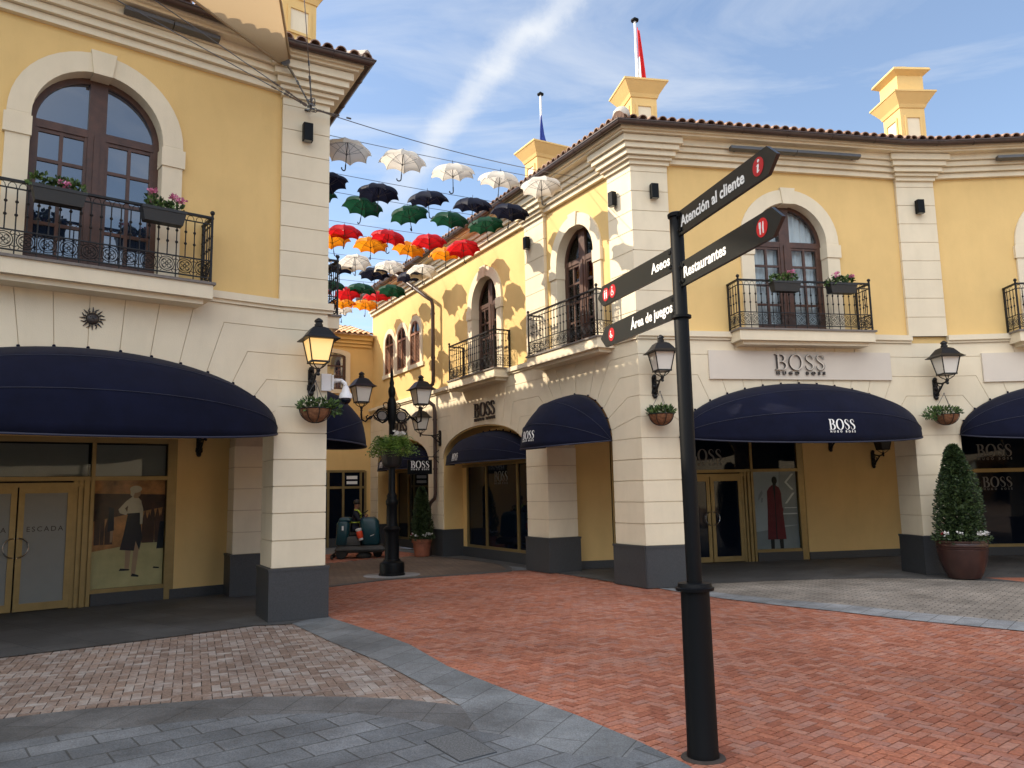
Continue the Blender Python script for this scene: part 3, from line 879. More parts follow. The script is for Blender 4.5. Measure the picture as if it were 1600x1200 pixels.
back_wall(FB, right, 3.7, .80, 9, (.9, 5.6, 2.98))
bf = MB()
for x in (.9, 1.62, 3.45, 5.3): bf.box(x, x+.09, 3.7, 3.8, .2, 2.98)
for z0, z1 in ((.20, .27), (1.98, 2.07), (2.9, 2.98)): bf.box(.9, 5.6, 3.695, 3.79, z0, z1)
o4 = bf.build('shopfront', M['gold'], right, FB)
MB().box(.9, 5.6, 3.745, 3.755, .2, 2.95).build('pane', M['glassdark'], o4, FB)
MB().box(.9, 5.6, 3.68, 3.8, 0, .2).build('plinth', M['granite'], o4, FB)
l = MB(); shop_name(l, lambda gx, gy, e: Vector((2.72+gx, 3.742-e, 2.36+gy)), .30, .001); shop_name(l, lambda gx, gy, e: Vector((2.72+gx, 3.742-e, 1.62+gy)), .25, .001)
l.build('lettering', M['blind'], o4, FB)

def poly_slab(name, pts, z0, z1, m, parent):
    return MB().plan([(p.x, p.y) for p in pts], z0, z1).build(name, m, parent, Matrix.Identity(4))
rpts = [at(FAL, -14.9, .12), at(FAL, -.1, .12), at(FA, .15, .12), at(FA, 5.8, .14), at(FB, 0, .14), at(FB, 9, .14), at(FB, 9, 7), at(FA, 4, 9), at(FAL, -14.9, 7)]
poly_slab('upper_ceiling', rpts, 8.48, 8.56, M['room'], right)
poly_slab('arcade_ceiling', [at(FAL, -14.9, .3), at(FAL, -.3, .3), at(FA, .3, .3), at(FA, 5.8, .3), at(FB, 0, .3), at(FB, 9, .3), at(FB, 9, 7), at(FA, 4, 9), at(FAL, -14.9, 7)], 4.40, 4.50, M['yellow'], right)

def chimney(F, parent, x0, x1, y0, y1, z0, ztop, tall=False):
    c = MB(); cx, cy = (x0+x1)/2, (y0+y1)/2; hx, hy = (x1-x0)/2, (y1-y0)/2
    c.box(x0, x1, y0, y1, z0, ztop-.36)
    c.frustum((cx, cy), hx+.02, hy+.02, ztop-.38, hx+.05, hy+.05, ztop-.30)
    c.frustum((cx, cy), hx+.05, hy+.05, ztop-.30, hx+.20, hy+.20, ztop-.07)
    c.frustum((cx, cy), hx+.21, hy+.21, ztop-.07, hx+.21, hy+.21, ztop-.03)
    if tall:
        c.box(cx-hx*1.06, cx+hx*1.06, cy-hy*1.06, cy+hy*1.06, ztop-.03, ztop+.40)
        c.frustum((cx, cy), hx*1.06, hy*1.06, ztop+.40, hx+.15, hy+.15, ztop+.50)
        c.frustum((cx, cy), hx+.15, hy+.15, ztop+.50, hx+.13, hy+.13, ztop+.56)
        c.frustum((cx, cy), hx+.13, hy+.13, ztop+.56, .14, .14, ztop+.64)
        c.box(cx-.11, cx+.11, cy-.11, cy+.11, ztop+.63, ztop+.78)
    o = c.build('chimney', M['yellow'], parent, F)
    zb = ztop-.98 if not tall else ztop-1.12; zt = ztop-.58 if not tall else ztop-.62
    def niche(face, w):                                # a sunk cream panel in a yellow frame on one face
        p = MB(); p.add([face(-w, zb, .004), face(w, zb, .004), face(w, zt, .004), face(-w, zt, .004)], [(0, 1, 2, 3)])
        fr = MB(); e = .05; q = []
        for (u, v) in ((-w-e, zb-e), (w+e, zb-e), (w+e, zt+e), (-w-e, zt+e), (-w, zb), (w, zb), (w, zt), (-w, zt)): q += [face(u, v, 0), face(u, v, .028)]
        f = []
        for k in range(4):
            m = (k+1) % 4; a, b, c_, d = 2*k, 2*m, 8+2*k, 8+2*m
            f += [(a+1, b+1, d+1, c_+1), (a, b, b+1, a+1), (c_, c_+1, d+1, d)]
        fr.add(q, f)
        p_ = p.build('niche_panel', M['cream'], o, F); fr.build('niche_frame', M['yellow'], o, F)
    niche(lambda u, v, d: (cx+u, y0-d, v), hx*.52)
    niche(lambda u, v, d: (x0-d, cy-u, v), hy*.52); niche(lambda u, v, d: (x1+d, cy+u, v), hy*.52)
    return o
chimney(FA, right, .66, 1.24, 1.5, 2.15, 8.6, 10.56)
chimney(FP2, right, 1.16, 1.75, 1.5, 2.2, 8.6, 10.74, True)
chimney(FAL, right, -5.65, -5.03, 1.0, 1.7, 8.6, 10.70)

# downpipe on the alley side
d = MB()
pts = [(-11.2, -.5, 8.56), (-9.35, -.30, 7.46), (-9.22, -.16, 7.32), (-9.2, -.13, 7.15), (-9.2, -.13, 4.95), (-9.22, -.14, 4.86), (-9.36, -.22, 4.74), (-9.42, -.24, 4.62), (-9.42, -.24, 4.46), (-9.38, -.2, 4.36), (-9.24, -.11, 4.24), (-9.2, -.09, 4.1), (-9.2, -.09, 1.72), (-9.23, -.1, 1.6), (-9.4, -.15, 1.48), (-9.46, -.17, 1.36), (-9.46, -.17, .0)]
d.tube(pts, .055, 10)
for z in (6.9, 5.6, 3.8, 2.4, 1.15): d.tube([(-9.2 if z > 1.5 else -9.46, (-.13 if z > 4.5 else (-.09 if z > 1.5 else -.17)), z), (-9.2 if z > 1.5 else -9.46, (-.13 if z > 4.5 else (-.09 if z > 1.5 else -.17)), z+.05)], .068, 10)
d.build('downpipe', M['gutter'], right, FAL, smooth=True, auto=50)

# ================================================================== LEFT BUILDING
ALM = Arch(-2.54, 2.5); AL1 = Arch(2.1, 1.2, 1.02); AL2 = Arch(6.6, 2.3)
arcade(FLM, left, -5.85, .012, [ALM], skip_last=True)
lp = MB(); lb = MB()
for k in range(10): lp.box(-.782, 0, 0, .80, course(k)+(.008 if k < 6 else .005), course(k+1)-(.008 if k < 5 else .005) if k < 9 else ZSTR)
w_ = MB().box(-.767, -.014, .014, .78, 0, ZSTR).build('pier', M['creamdark'], left, FLP)
lp.build('stone_facing', M['cream'], w_, FLP)
lb.box(-.825, .045, -.045, .85, 0, .70); lb.box(-.835, .055, -.055, .86, .70, .74)
lb.build('pier_base', M['granite'], w_, FLP)
arcade(FLA, left, .80, 25, [AL1, AL2], skip_first=True)
arcade(FLN, left, 0, 9.0, [Arch(6.2, 2.4), Arch(1.4, 1.2)])
WLM = -2.52; WA1 = 2.05
upper_wall(FLM, left, -5.9, .1, [(WLM, .80, 4.5, 6.72, .80)]); upper_wall(FLP, left, -.8, -.05, [])
upper_wall(FLA, left, .03, 25, [(WA1, .70, 4.5, 6.68, .70)]); upper_wall(FLN, left, 0, 9.1, [])
french_window(FLM, left, WLM, zs=6.72, kind='blue'); french_window(FLA, left, WA1, a=.70, zs=6.68, kind='blue', sur=.25)
pilaster(FLM, left, -5.85, -5.09); pilaster(FLP, left, -.74, 0, 0, .07); pilaster(FLA, left, .012, .76); pilaster(FLA, left, 3.22, 4.08)
balcony(FLM, left, WLM, 1.42); balcony(FLA, left, WA1, 1.34)
string_course(FLM, left, -5.85, .01, [(WLM-1.42, WLM+1.42)]); string_course(FLP, left, -.75, .075); string_course(FLA, left, 0, 25, [(WA1-1.34, WA1+1.34)]); string_course(FLN, left, 0, 9)
cornice(FLM, left, -5.85, 0, [(-5.85, -5.09)], -.122, -.081)
cornice(FLP, left, -.74, 0, [(-.7399, 0)], -.081, 1.01)
cornice(FLA, left, 0, 25, [(0, .76)], 1.01, 0)
cornice(FLN, left, 0, 9, [], 0, -.122)
roof(FLM, left, -5.78, -.04, -.122, -.081, sp=.215); roof(FLP, left, -.70, .535, -.081, 1.01, sp=.215); roof(FLA, left, -.535, 25, 1.01, 0, sp=.215); roof(FLN, left, 0, 8.95, 0, -.122, sp=.215)
hp = MB(); c0 = at(FLP, .535, -.53, 8.66); c1 = at(FLP, .535-3.4, -.53+3.4, 8.66+3.4*.32)
for i in range(8):
    p = c0.lerp(c1, i/8+.02); q = c0.lerp(c1, (i+1.1)/8)
    hp.tube([p, q+Vector((0, 0, -.02))], [.12, .10], 10)
hp.build('hip_ridge', M['mortar'], left, Matrix.Identity(4))
back_wall(FLM, left, 3.85, -7.5, 2.4, (-2.79-2.46, -2.79+2.38, 2.84))
sfL, qL = shopfront(FLM, left, 3.85, -2.79, 2.84, 'left')
lpts = [at(FLN, 0, .12), at(FLM, -5.85, .14), at(FLM, 0, .14), at(FLP, -.14, .14), at(FLA, 25, .12), at(FLA, 25, 9), at(FLN, 0, 9)]
poly_slab('upper_ceiling', lpts, 8.48, 8.56, M['room'], left)
poly_slab('arcade_ceiling', [at(FLN, 0, .3), at(FLM, -5.85, .3), at(FLM, 0, .3), at(FLP, -.3, .3), at(FLA, 25, .3), at(FLA, 25, 9), at(FLN, 0, 9)], 4.40, 4.50, M['yellow'], left)
chimney(FLM, left, .26, .88, .8, 1.5, 8.6, 10.62)

# ================================================================== FAR BUILDING
upper_wall(FX, far, -9, .3, [], 'wall', 0, 7.32, 0)
s = MB(); s.box(-9, 0, -.10, .1, 4.40, 4.48); s.box(-9, 0, -.05, .1, 4.30, 4.40); s.build('string_course', M['yellow'], far, FX)
s = MB(); s.box(-9, 0, -.06, .1, 6.88, 6.98); s.box(-9, .0, -.12, .1, 6.99, 7.10); s.box(-9, 0, -.20, .1, 7.11, 7.275); s.build('cornice', M['yellow'], far, FX)
roof(FX, far, -9, .0, 0, 0, 7.30, .30, 2.2, .30, .20, 'paletile')
xw = -1.62
s = MB(); out = [(xw-.86, 5.22), (xw+.86, 5.22), (xw+.86, 6.62)]+[(xw+.86*math.cos(t), 6.62+.16*math.sin(t)) for t in [pi*k/12 for k in range(1, 12)]]+[(xw-.86, 6.62)]
inn = [(xw-.70, 5.36), (xw+.70, 5.36), (xw+.70, 6.50)]+[(xw+.70*math.cos(t), 6.50+.14*math.sin(t)) for t in [pi*k/12 for k in range(1, 12)]]+[(xw-.70, 6.50)]
for i in range(len(out)):
    j = (i+1) % len(out); s.prism([out[i], out[j], inn[j], inn[i]], -.05, .02)
wd = MB()
for x in (xw-.70, xw-.05, xw+.60): wd.box(x, x+.10, -.02, .05, 5.36, 6.6)
for z in (5.36, 5.78, 6.14, 6.50): wd.box(xw-.68, xw+.68, -.015, .045, z, z+.055)
w_ = wd.build('window', M['wood'], far, FX); s.build('surround', M['cream'], w_, FX)
MB().prism([(p[0], p[1]) for p in inn], -.008, -.004).build('pane', M['glassblue'], w_, FX)
fd = MB()
for x in (-2.3, -1.5, -.98, -.36, -.2): fd.box(x-.04, x+.04, -.06, .0, 0, 2.55)
for z in (1.95, 2.5): fd.box(-2.3, -.2, -.055, 0, z, z+.08)
o5 = fd.build('shopfront', M['gold'], far, FX)
MB().box(-2.3, -.2, -.03, -.02, .1, 2.5).build('pane', M['glassdark'], o5, FX)
MB().box(-2.3, -.2, -.05, 0, 0, .3).build('plinth', M['granite'], o5, FX)
l = MB()
l.box(-.86, -.48, -.036, -.032, 2.27, 2.38); l.box(-.86, -.48, -.036, -.032, 2.10, 2.20)
l.build('window_sign', M['whitesign'], o5, FX)

# ================================================================== AWNINGS
hood(FLM, 'widest navy dome awning over the arcade arch of the left building, without lettering', -2.54, 2.51, b=1.015)
hood(FA, 'navy dome awning with white BOSS lettering over the wide arch beside the signpost', 3.24, 2.50, b=1.015, words=(3.44, .19, .60))
hood(FB, 'navy dome awning cut by the right edge, above the clipped cone shrub', 2.56, 2.50, b=1.015)
hood(FAL, 'narrow steep navy dome awning on the alley side of the corner pier', -2.10, 1.215, b=1.035, words=(-2.16, .17, .62), last=95, proj=1.12)
hood(FLA, 'narrow navy dome awning peeping out behind the pier with the white camera', 2.1, 1.215, b=1.035, last=95, proj=1.22)
hood(FAL, 'low navy awning inside the deep alley arch below the bronze wall letters', AR2.xc, 2.18, zs=2.52, b=.80, y0=.30, words=(AR2.xc-.55, .15, .62), last=92)
hood(FAL, 'farthest navy awning behind the flower basket of the lamp post', AR3.xc, 2.05, zs=2.52, b=.80, y0=.30, words=(AR3.xc-.55, .15, .62), last=92)

# ================================================================== LANTERNS
def make_lantern(MW, label, lit=False, dull=False, bracket=True, s=1., group='black wall lanterns on scrolled brackets', name='wall_lantern', zoff=0.10, out=.42):
    r = thing(name, label, 'lantern', MW, group)
    lantern_parts(r, MW, (0, -out, zoff), lit, s, dull)
    if bracket:
        b = MB(MW.inverted() @ MW)
        b.box(-.045, .045, -.022, 0, -.22, .14)
        b.ball((0, -.03, .15), .045, 8); b.ball((0, -.03, -.22), .045, 8); b.ball((0, -.03, -.04), .05, 8)
        y1 = -out
        b.tube([(0, -.02, .10), (0, -.12, .06), (0, -.24, .04), (0, y1+.06, .05), (0, y1, .11)], [.018, .017, .016, .018, .02], 7)
        b.tube([(0, -.02, -.16), (0, -.10, -.12), (0, -.19, -.05), (0, -.27, .02), (0, -.31, .045)], [.026, .022, .018, .014, .012], 7)
        for (cy, cz, R, a0, a1) in ((-.11, -.035, .055, 0, 5.2), (-.20, .005, .04, 1, 6), (-.07, .04, .035, 2, 7.3)):
            b.tube([(0, cy+R*math.cos(a0+(a1-a0)*i/12)*(1-.03*i), cz+R*math.sin(a0+(a1-a0)*i/12)*(1-.03*i)) for i in range(13)], .010, 5)
        for q in (-1, 1): b.tube([(0, -.03, -.05), (q*.05, -.035, -.1), (q*.055, -.03, -.16), (q*.02, -.03, -.2)], .012, 5)
        b.build('bracket', M['iron'], r, MW, smooth=True, auto=50)
    return r
def lantern_parts(r, MW, c, lit, s=1., one=None):
    T = Matrix.Translation(c) @ Matrix.Scale(s, 4)
    z0, z1 = .10, .44
    wt, wb = .185, .122
    f = MB(T)
    for qx in (-1, 1):
        for qy in (-1, 1):
            f.tube([(qx*wb, qy*wb, z0), (qx*wt, qy*wt, z1)], .011, 5)
            f.tube([(qx*wb*.9, qy*wb*.9, z0), (qx*.085, qy*.085, .055), (qx*.05, qy*.05, .02), (qx*.018, qy*.018, .0)], .009, 5)
    for z, w in ((z0, wb), (z1, wt)):
        for q in (-1, 1):
            f.box(-w-.014, w+.014, q*w-.012, q*w+.012, z-.014, z+.014); f.box(q*w-.012, q*w+.012, -w-.014, w+.014, z-.014, z+.014)
    f.lathe([(.012, -.10), (.03, -.08), (.02, -.05), (.034, -.02), (.03, .005), (.012, .02)], 8)
    F_ = f.build('frame', M['iron'], r, MW)
    ro = MB(T)
    def sq(w, z): return (w, w, z)
    prof = [(.255, .425), (.258, .437), (.235, .45), (.195, .485), (.155, .545), (.115, .60), (.07, .625), (.06, .628)]
    v = []; ff = []
    for (w, z) in prof: v += [(-w, -w, z), (w, -w, z), (w, w, z), (-w, w, z)]
    for i in range(len(prof)-1):
        for j in range(4): ff.append((i*4+j, i*4+(j+1) % 4, (i+1)*4+(j+1) % 4, (i+1)*4+j))
    ff.append((3, 2, 1, 0)); ff.append(tuple(len(prof)*4-4+j for j in range(4)))
    ro.add(v, ff)
    R_ = ro.build('roof', M['iron'], r, MW)
    fi = MB(T); fi.lathe([(.062, .625), (.064, .665), (.05, .67), (.05, .70), (.068, .705), (.06, .73), (.035, .75), (.012, .765)], 10)
    fi.build('finial', M['iron'], r, MW, smooth=True, auto=35)
    g = MB(T); e = .006
    for j in range(4):
        c4 = [(-1, -1), (1, -1), (1, 1), (-1, 1)]; a, b = c4[j], c4[(j+1) % 4]
        g.add([(a[0]*(wb-e), a[1]*(wb-e), z0), (b[0]*(wb-e), b[1]*(wb-e), z0), (b[0]*(wt-e), b[1]*(wt-e), z1), (a[0]*(wt-e), a[1]*(wt-e), z1)], [(0, 1, 2, 3)])
    g.add([(-wb, -wb, z0), (wb, -wb, z0), (wb, wb, z0), (-wb, wb, z0)], [(3, 2, 1, 0)])
    g.build('glass', M['lit'] if lit else (M['box'] if one else M['lampglass']), r, MW)
make_lantern(sub(FLP, -.25, 0, 3.52), 'lit black wall lantern glowing warm yellow above the white security camera', True)
make_lantern(sub(FA, .29, 0, 3.68), 'unlit black wall lantern half hidden by the signpost on the corner pier')
make_lantern(sub(FP2, .42, 0, 3.66), 'unlit black wall lantern on the pier above the clipped cone shrub')
make_lantern(sub(FAL, -9.0, 0, 3.32), 'unlit black wall lantern in the alley beside the brown downpipe', out=.62)
make_lantern(sub(FLM, .02, 3.85, 2.78), 'black wall lantern deep in the left arcade, mostly hidden behind its awning', s=.9, dull=True)
make_lantern(sub(FA, 6.30, 3.77, 2.82), 'black wall lantern inside the right arcade whose bracket alone shows below the awning', s=.9, dull=True)

make_lantern(sub(FA, 7.45, 3.77, 2.40), 'black wall lantern inside the right arcade hanging below the awning near the pier', s=.85, dull=True)

# ================================================================== CAMERA, SCONCES, LED BARS
cm = sub(FLP, .02, 0, 3.48)
ct = thing('security_camera', 'white dome security camera on a curved arm at the pier corner', 'camera', cm)
b = MB(); b.box(-.12, .03, -.06, 0, -.13, .13); b.box(.03, .055, -.10, .06, -.11, .11)
b.build('mount_box', M['white'], ct, cm)
b = MB(); b.tube([(.05, -.05, .02), (.11, -.07, .03), (.17, -.12, .025), (.21, -.16, -.02), (.22, -.17, -.09)], [.04, .033, .03, .032, .036], 12)
b.build('arm', M['white'], ct, cm, smooth=True)
b = MB(); b.lathe([(.035, -.06), (.05, -.09), (.065, -.15), (.095, -.19), (.10, -.25), (.09, -.255)], 20, (.22, -.17, 0)); b.build('housing', M['white'], ct, cm, smooth=True, auto=40)
b = MB(); b.lathe([(.085, -.25), (.08, -.29), (.055, -.325), (.01, -.345)][::-1], 16, (.22, -.17, 0)); b.build('lens_dome', M['glassdark'], ct, cm, smooth=True)

def sconce(F, x, z, label):
    W = sub(F, x, 0, z); r = thing('wall_sconce', label, 'sconce', W, 'dark box sconces on the upper pilasters')
    b = MB(); b.box(-.05, .05, -.03, 0, -.07, .07); b.build('back_plate', M['grey'], r, W)
    b = MB(); n = 6
    sec = [(-.075, -.03), (-.075, -.12)]+[(-.075+.02*(1-math.cos(t)), -.12-.02*math.sin(t)) for t in (.5, 1., 1.57)]+[(.075-.02*(1-math.cos(t)), -.12-.02*math.sin(t)) for t in (1.57, 1., .5)]+[(.075, -.12), (.075, -.03)]
    b.plan(sec, -.14, .14); b.build('housing', M['black'], r, W)
    b = MB(); b.box(-.055, .055, -.125, -.045, -.143, -.139); b.build('lens', M['frost'], r, W)
sconce(FLP, -.37, 7.41, 'dark box sconce on the left building pilaster beneath the cable anchor')
sconce(FA, .44, 7.42, 'dark box sconce on the shaded face of the corner pilaster')
sconce(FAL, -.50, 7.42, 'dark box sconce on the sunlit face of the corner pilaster')
sconce(FAL, -3.85, 7.50, 'dark box sconce on the second sunlit pilaster down the alley')
sconce(FP2, .41, 7.39, 'dark box sconce on the pilaster at the inner bend of the facade')

def led(F, x0, x1, z, label, y=-.27):
    W = sub(F, x0, y, z); r = thing('light_bar', label, 'light bar', W, 'long grey light bars under the gutters')
    L = x1-x0
    b = MB(); 
    for a, c in ((0, L/2-.006), (L/2+.006, L)): b.add([(a, -.05, .0), (c, -.05, .0), (c, .05, -.03), (a, .05, -.03), (a, -.05, .055), (c, -.05, .055), (c, .05, .05), (a, .05, .05)], [(0, 3, 2, 1), (4, 5, 6, 7), (0, 1, 5, 4), (1, 2, 6, 5), (2, 3, 7, 6), (3, 0, 4, 7)])
    b.build('housing', M['grey'], r, W)
    b = MB()
    for x in (.12, L/2, L-.12): b.box(x-.02, x+.02, .03, .09, -.02, .08)
    b.build('clip', M['black'], r, W)
led(FLM, -2.35, -1.08, 8.37, 'grey light bar under the left building gutter'); led(FA, 1.98, 4.80, 8.30, 'grey light bar under the gutter behind the raised signpost arm', -.26); led(FB, 1.2, 4.0, 8.30, 'grey light bar under the gutter at the far right edge', -.26)

# ================================================================== SHOP SIGNS
W = sub(FA, 3.335, 0, 4.07); r = thing('shop_sign', 'long off-white BOSS sign board above the awning beside the signpost', 'sign', W, 'sign boards over the arches')
MB().box(-1.94, 1.94, -.045, 0, -.275, .275).build('board', M['panel'], r, W)
l = MB(); shop_name(l, lambda gx, gy, e: Vector((-.06+gx*1.24, -.058-e, -.10+gy)), .31, .03, LOGOTHIN); l.build('lettering', M['letter'], r, W)
l2 = MB(); shop_name(l2, lambda gx, gy, e: Vector((-.06+gx*1.24, -.092-e, -.10+gy+.006)), .30, .004, LOGOTHIN, False); l2.build('letter_face', M['panel'], r, W)
W = sub(FB, 2.56, 0, 4.03); r = thing('shop_sign', 'off-white sign board cut by the right edge beside the wall lantern', 'sign', W, 'sign boards over the arches')
MB().box(-1.94, 1.94, -.045, 0, -.29, .29).build('board', M['panel'], r, W)
l = MB(); shop_name(l, lambda gx, gy, e: Vector((-.06+gx*1.24, -.058-e, -.10+gy)), .31, .03, LOGOTHIN); l.build('lettering', M['letter'], r, W)
for x, lab in ((-6.2, 'bronze BOSS letters fixed to the cream wall below the alley balcony'), (-12.05, 'far bronze BOSS letters partly behind the lamp post')):
    l = MB(); 
    F = sub(FAL, x, 0, 3.66)
    shop_name(l, lambda gx, gy, e: Vector((gx*1.12, -.02-e, gy)), .36, .05, LOGOTHIN)
    tag(l.build('wall_letters', M['letter'], None, F), lab, 'sign', 'bronze letters on the alley wall')
W = sub(FAL, -9.15, 0, 2.48); r = thing('hanging_sign', 'small black blade sign with white BOSS lettering hung from an iron bracket', 'sign', W)
Wb = W
b = MB(); b.box(-.025, .025, -.95, -.22, -.20, .20)
b.build('board', M['black'], r, W)
b = MB(); b.tube([(0, 0, .28), (0, -.5, .29), (0, -.96, .27)], .014, 6); b.tube([(0, 0, .12), (0, -.16, .27)], .012, 6); b.tube([(0, 0, .48), (0, -.18, .30)], .012, 6)
for y in (-.32, -.85): b.tube([(0, y, .28), (0, y, .19)], .008, 5)
b.build('bracket', M['iron'], r, W)
for s in (1, -1):
    l = MB(); shop_name(l, lambda gx, gy, e: Vector((s*(.026+e), -.585+s*gx*1., -.03+gy)), .20, .003); l.build('lettering', M['whitesign'], r, W)

# metal sun on the left wall
W = sub(FLM, -2.50, .0, 4.12); r = thing('sun_ornament', 'dark metal sun face with curled rays above the left awning', 'ornament', W)
b = MB(); rn = random.Random(5)
b.lathe([(.085, 0), (.085, .012), (.07, .03), (.03, .04), (.001, .042)], 20)
b.T = Matrix.Rotation(pi/2, 4, 'X')
sun = MB(Matrix.Rotation(pi/2, 4, 'X'))
sun.lathe([(.080, 0), (.080, .012), (.066, .03), (.03, .042), (.001, .044)], 20)
for (x, z, rr) in ((-.028, .02, .010), (.028, .02, .010)): sun.ball((x, z, .042), rr, 6)
sun.tube([(0, .02, .046), (0, -.012, .055)], .009, 6); sun.tube([(-.03, -.035, .04), (0, -.044, .045), (.03, -.035, .04)], .006, 5)
sun.build('face', M['letter'], r, W, smooth=True, auto=40)
ry = MB(Matrix.Rotation(pi/2, 4, 'X'))
for i in range(16):
    a = 2*pi*i/16; R0, R1 = .085, .155 if i % 2 == 0 else .145
    pts = []
    for k in range(6):
        q = k/5; rr = R0+(R1-R0)*q; aa = a+(.10*math.sin(q*pi*1.6) if i % 2 else .0)
        pts.append((rr*math.cos(aa), rr*math.sin(aa), .012))
    ry.tube(pts, [.013, .012, .010, .008, .006, .003], 5)
ry.build('rays', M['letter'], r, W)

# ================================================================== PLANTS
def foliage(mb, rn, n, c, rx, ry, rz, l, w, up=.4, shell=.5):
    for _ in range(n):
        while True:
            p = Vector((rn.uniform(-1, 1), rn.uniform(-1, 1), rn.uniform(-1, 1)))
            if shell*shell < p.length_squared < 1: break
        d = (p.normalized()+Vector((rn.uniform(-.8, .8), rn.uniform(-.8, .8), rn.uniform(-.5, .9)+up))).normalized()
        q = Vector((c[0]+p.x*rx, c[1]+p.y*ry, c[2]+p.z*rz))
        nrm = Vector((rn.uniform(-1, 1), rn.uniform(-1, 1), rn.uniform(-.3, 1)))
        k = rn.uniform(.7, 1.25); mb.leaf(q, d, nrm, l*k, w*k)
def blossom(mb, rn, c, r, n=7):
    for i in range(n):
        d = Vector((rn.uniform(-1, 1), rn.uniform(-1, 1), rn.uniform(-.2, 1)))
        mb.leaf(Vector(c)+d*r*.3, d, (rn.uniform(-1, 1), rn.uniform(-1, 1), 1), r, r*.8)

def hanging_basket(MW, label, seed, cascade=(0, 0), whites=2):
    rn = random.Random(seed)
    r = thing('hanging_basket', label, 'basket', MW, 'hanging flower baskets below the wall lanterns')
    b = MB(); R = .235; zt = -.42
    b.lathe([(.01, zt-R*.86), (R*.45, zt-R*.78), (R*.78, zt-R*.48), (R*.95, zt-R*.15), (R, zt), (R-.02, zt+.01), (R*.8, zt-.03), (.01, zt-.03)], 22); b.build('liner', M['coir'], r, MW, smooth=True, auto=60)
    f = MB(); ring = [(R*math.cos(2*pi*i/24), R*math.sin(2*pi*i/24), zt) for i in range(24)]; f.tube(ring, .008, 5, True)
    for i in range(8):
        a = 2*pi*i/8; f.tube([(R*1.01*math.cos(a)*math.cos(t), R*1.01*math.sin(a)*math.cos(t), zt-R*.87*math.sin(t)) for t in [pi/2*k/7 for k in range(8)]], .006, 5)
    f.build('wire_frame', M['iron'], r, MW)
    c = MB()
    for i in range(3):
        a = 2*pi*i/3+.5; c.tube([(0, 0, 0), (R*math.cos(a), R*math.sin(a), zt)], .005, 5)
    c.ball((0, 0, 0), .014, 6); c.build('chains', M['grey'], r, MW)
    l = MB(); foliage(l, rn, 290, (0, 0, zt+.05), R*1.05, R*1.05, .10, .075, .036, .5, .2)
    foliage(l, rn, 160, (cascade[0], cascade[1], zt+.03), .14, .14, .10, .07, .035, -.1, .1)
    l.build('plant', M['leaf'], r, MW)
    p = MB()
    for _ in range(whites): blossom(p, rn, (rn.uniform(-.15, .15), -rn.uniform(.05, .2), zt+rn.uniform(.06, .14)), .035)
    p.build('flowers', M['petalwhite'], r, MW)
hanging_basket(sub(FLP, -.25, -.28, 3.46), 'hanging basket with trailing green plants under the lit lantern', 1, (.25, 0), 2)
hanging_basket(sub(FA, .29, -.28, 3.52), 'hanging basket of short green plants beside the signpost', 2, (0, 0), 0)
hanging_basket(sub(FP2, .42, -.28, 3.50), 'hanging basket with one white flower above the clipped cone shrub', 3, (-.28, 0), 1)

def flower_box(F, x, label, seed, pinks, w=.29):
    rn = random.Random(seed); W = sub(F, x, -.46, 5.60)
    r = thing('flower_box', label, 'flower box', W, 'grey flower boxes on the balcony railings')
    b = MB()
    v = []
    for z, k, d in ((-.19, .86, .075), (0, 1, .10), (0, .95, .085), (-.03, .94, .083)): v += [(-w*k, -d, z), (w*k, -d, z), (w*k, d, z), (-w*k, d, z)]
    f = [(3, 2, 1, 0)]
    for i in range(3):
        for j in range(4): f.append((i*4+j, i*4+(j+1) % 4, (i+1)*4+(j+1) % 4, (i+1)*4+j))
    f.append((12, 13, 14, 15)); b.add(v, f)
    b.box(-w*1.01, w*1.01, -.106, -.098, -.035, .004)
    b.build('trough', M['box'], r, W)
    l = MB()
    for q in range(3): foliage(l, rn, 75, (w*(-.6+.6*q)+rn.uniform(-.05, .05), 0, .03+rn.uniform(-.01, .05)), w*.38, .09, .085, .065, .05, .5, .2)
    l.build('plant', M['leaf'], r, W)
    p = MB()
    for (px, pz) in pinks:
        for _ in range(6): blossom(p, rn, (px+rn.uniform(-.05, .05), -.09+rn.uniform(-.03, .03), pz+rn.uniform(-.035, .035)), .044, 6)
    p.build('flowers', M['petalpink'], r, W)
flower_box(FLM, -3.02, 'grey flower box with pink blooms at the middle of the left balcony', 1, [(.03, .06)], .30)
flower_box(FLM, -1.80, 'grey flower box with two tufts of pink blooms near the left balcony corner', 2, [(-.16, .20), (.10, .16), (.20, .13)], .28)
flower_box(FA, 2.83, 'grey flower box with leafy plants over the door of the right balcony', 3, [(.10, .17)], .29)
flower_box(FA, 4.02, 'grey flower box with sparse plants at the right end of the right balcony', 4, [(-.16, .14), (.2, .13)], .29)

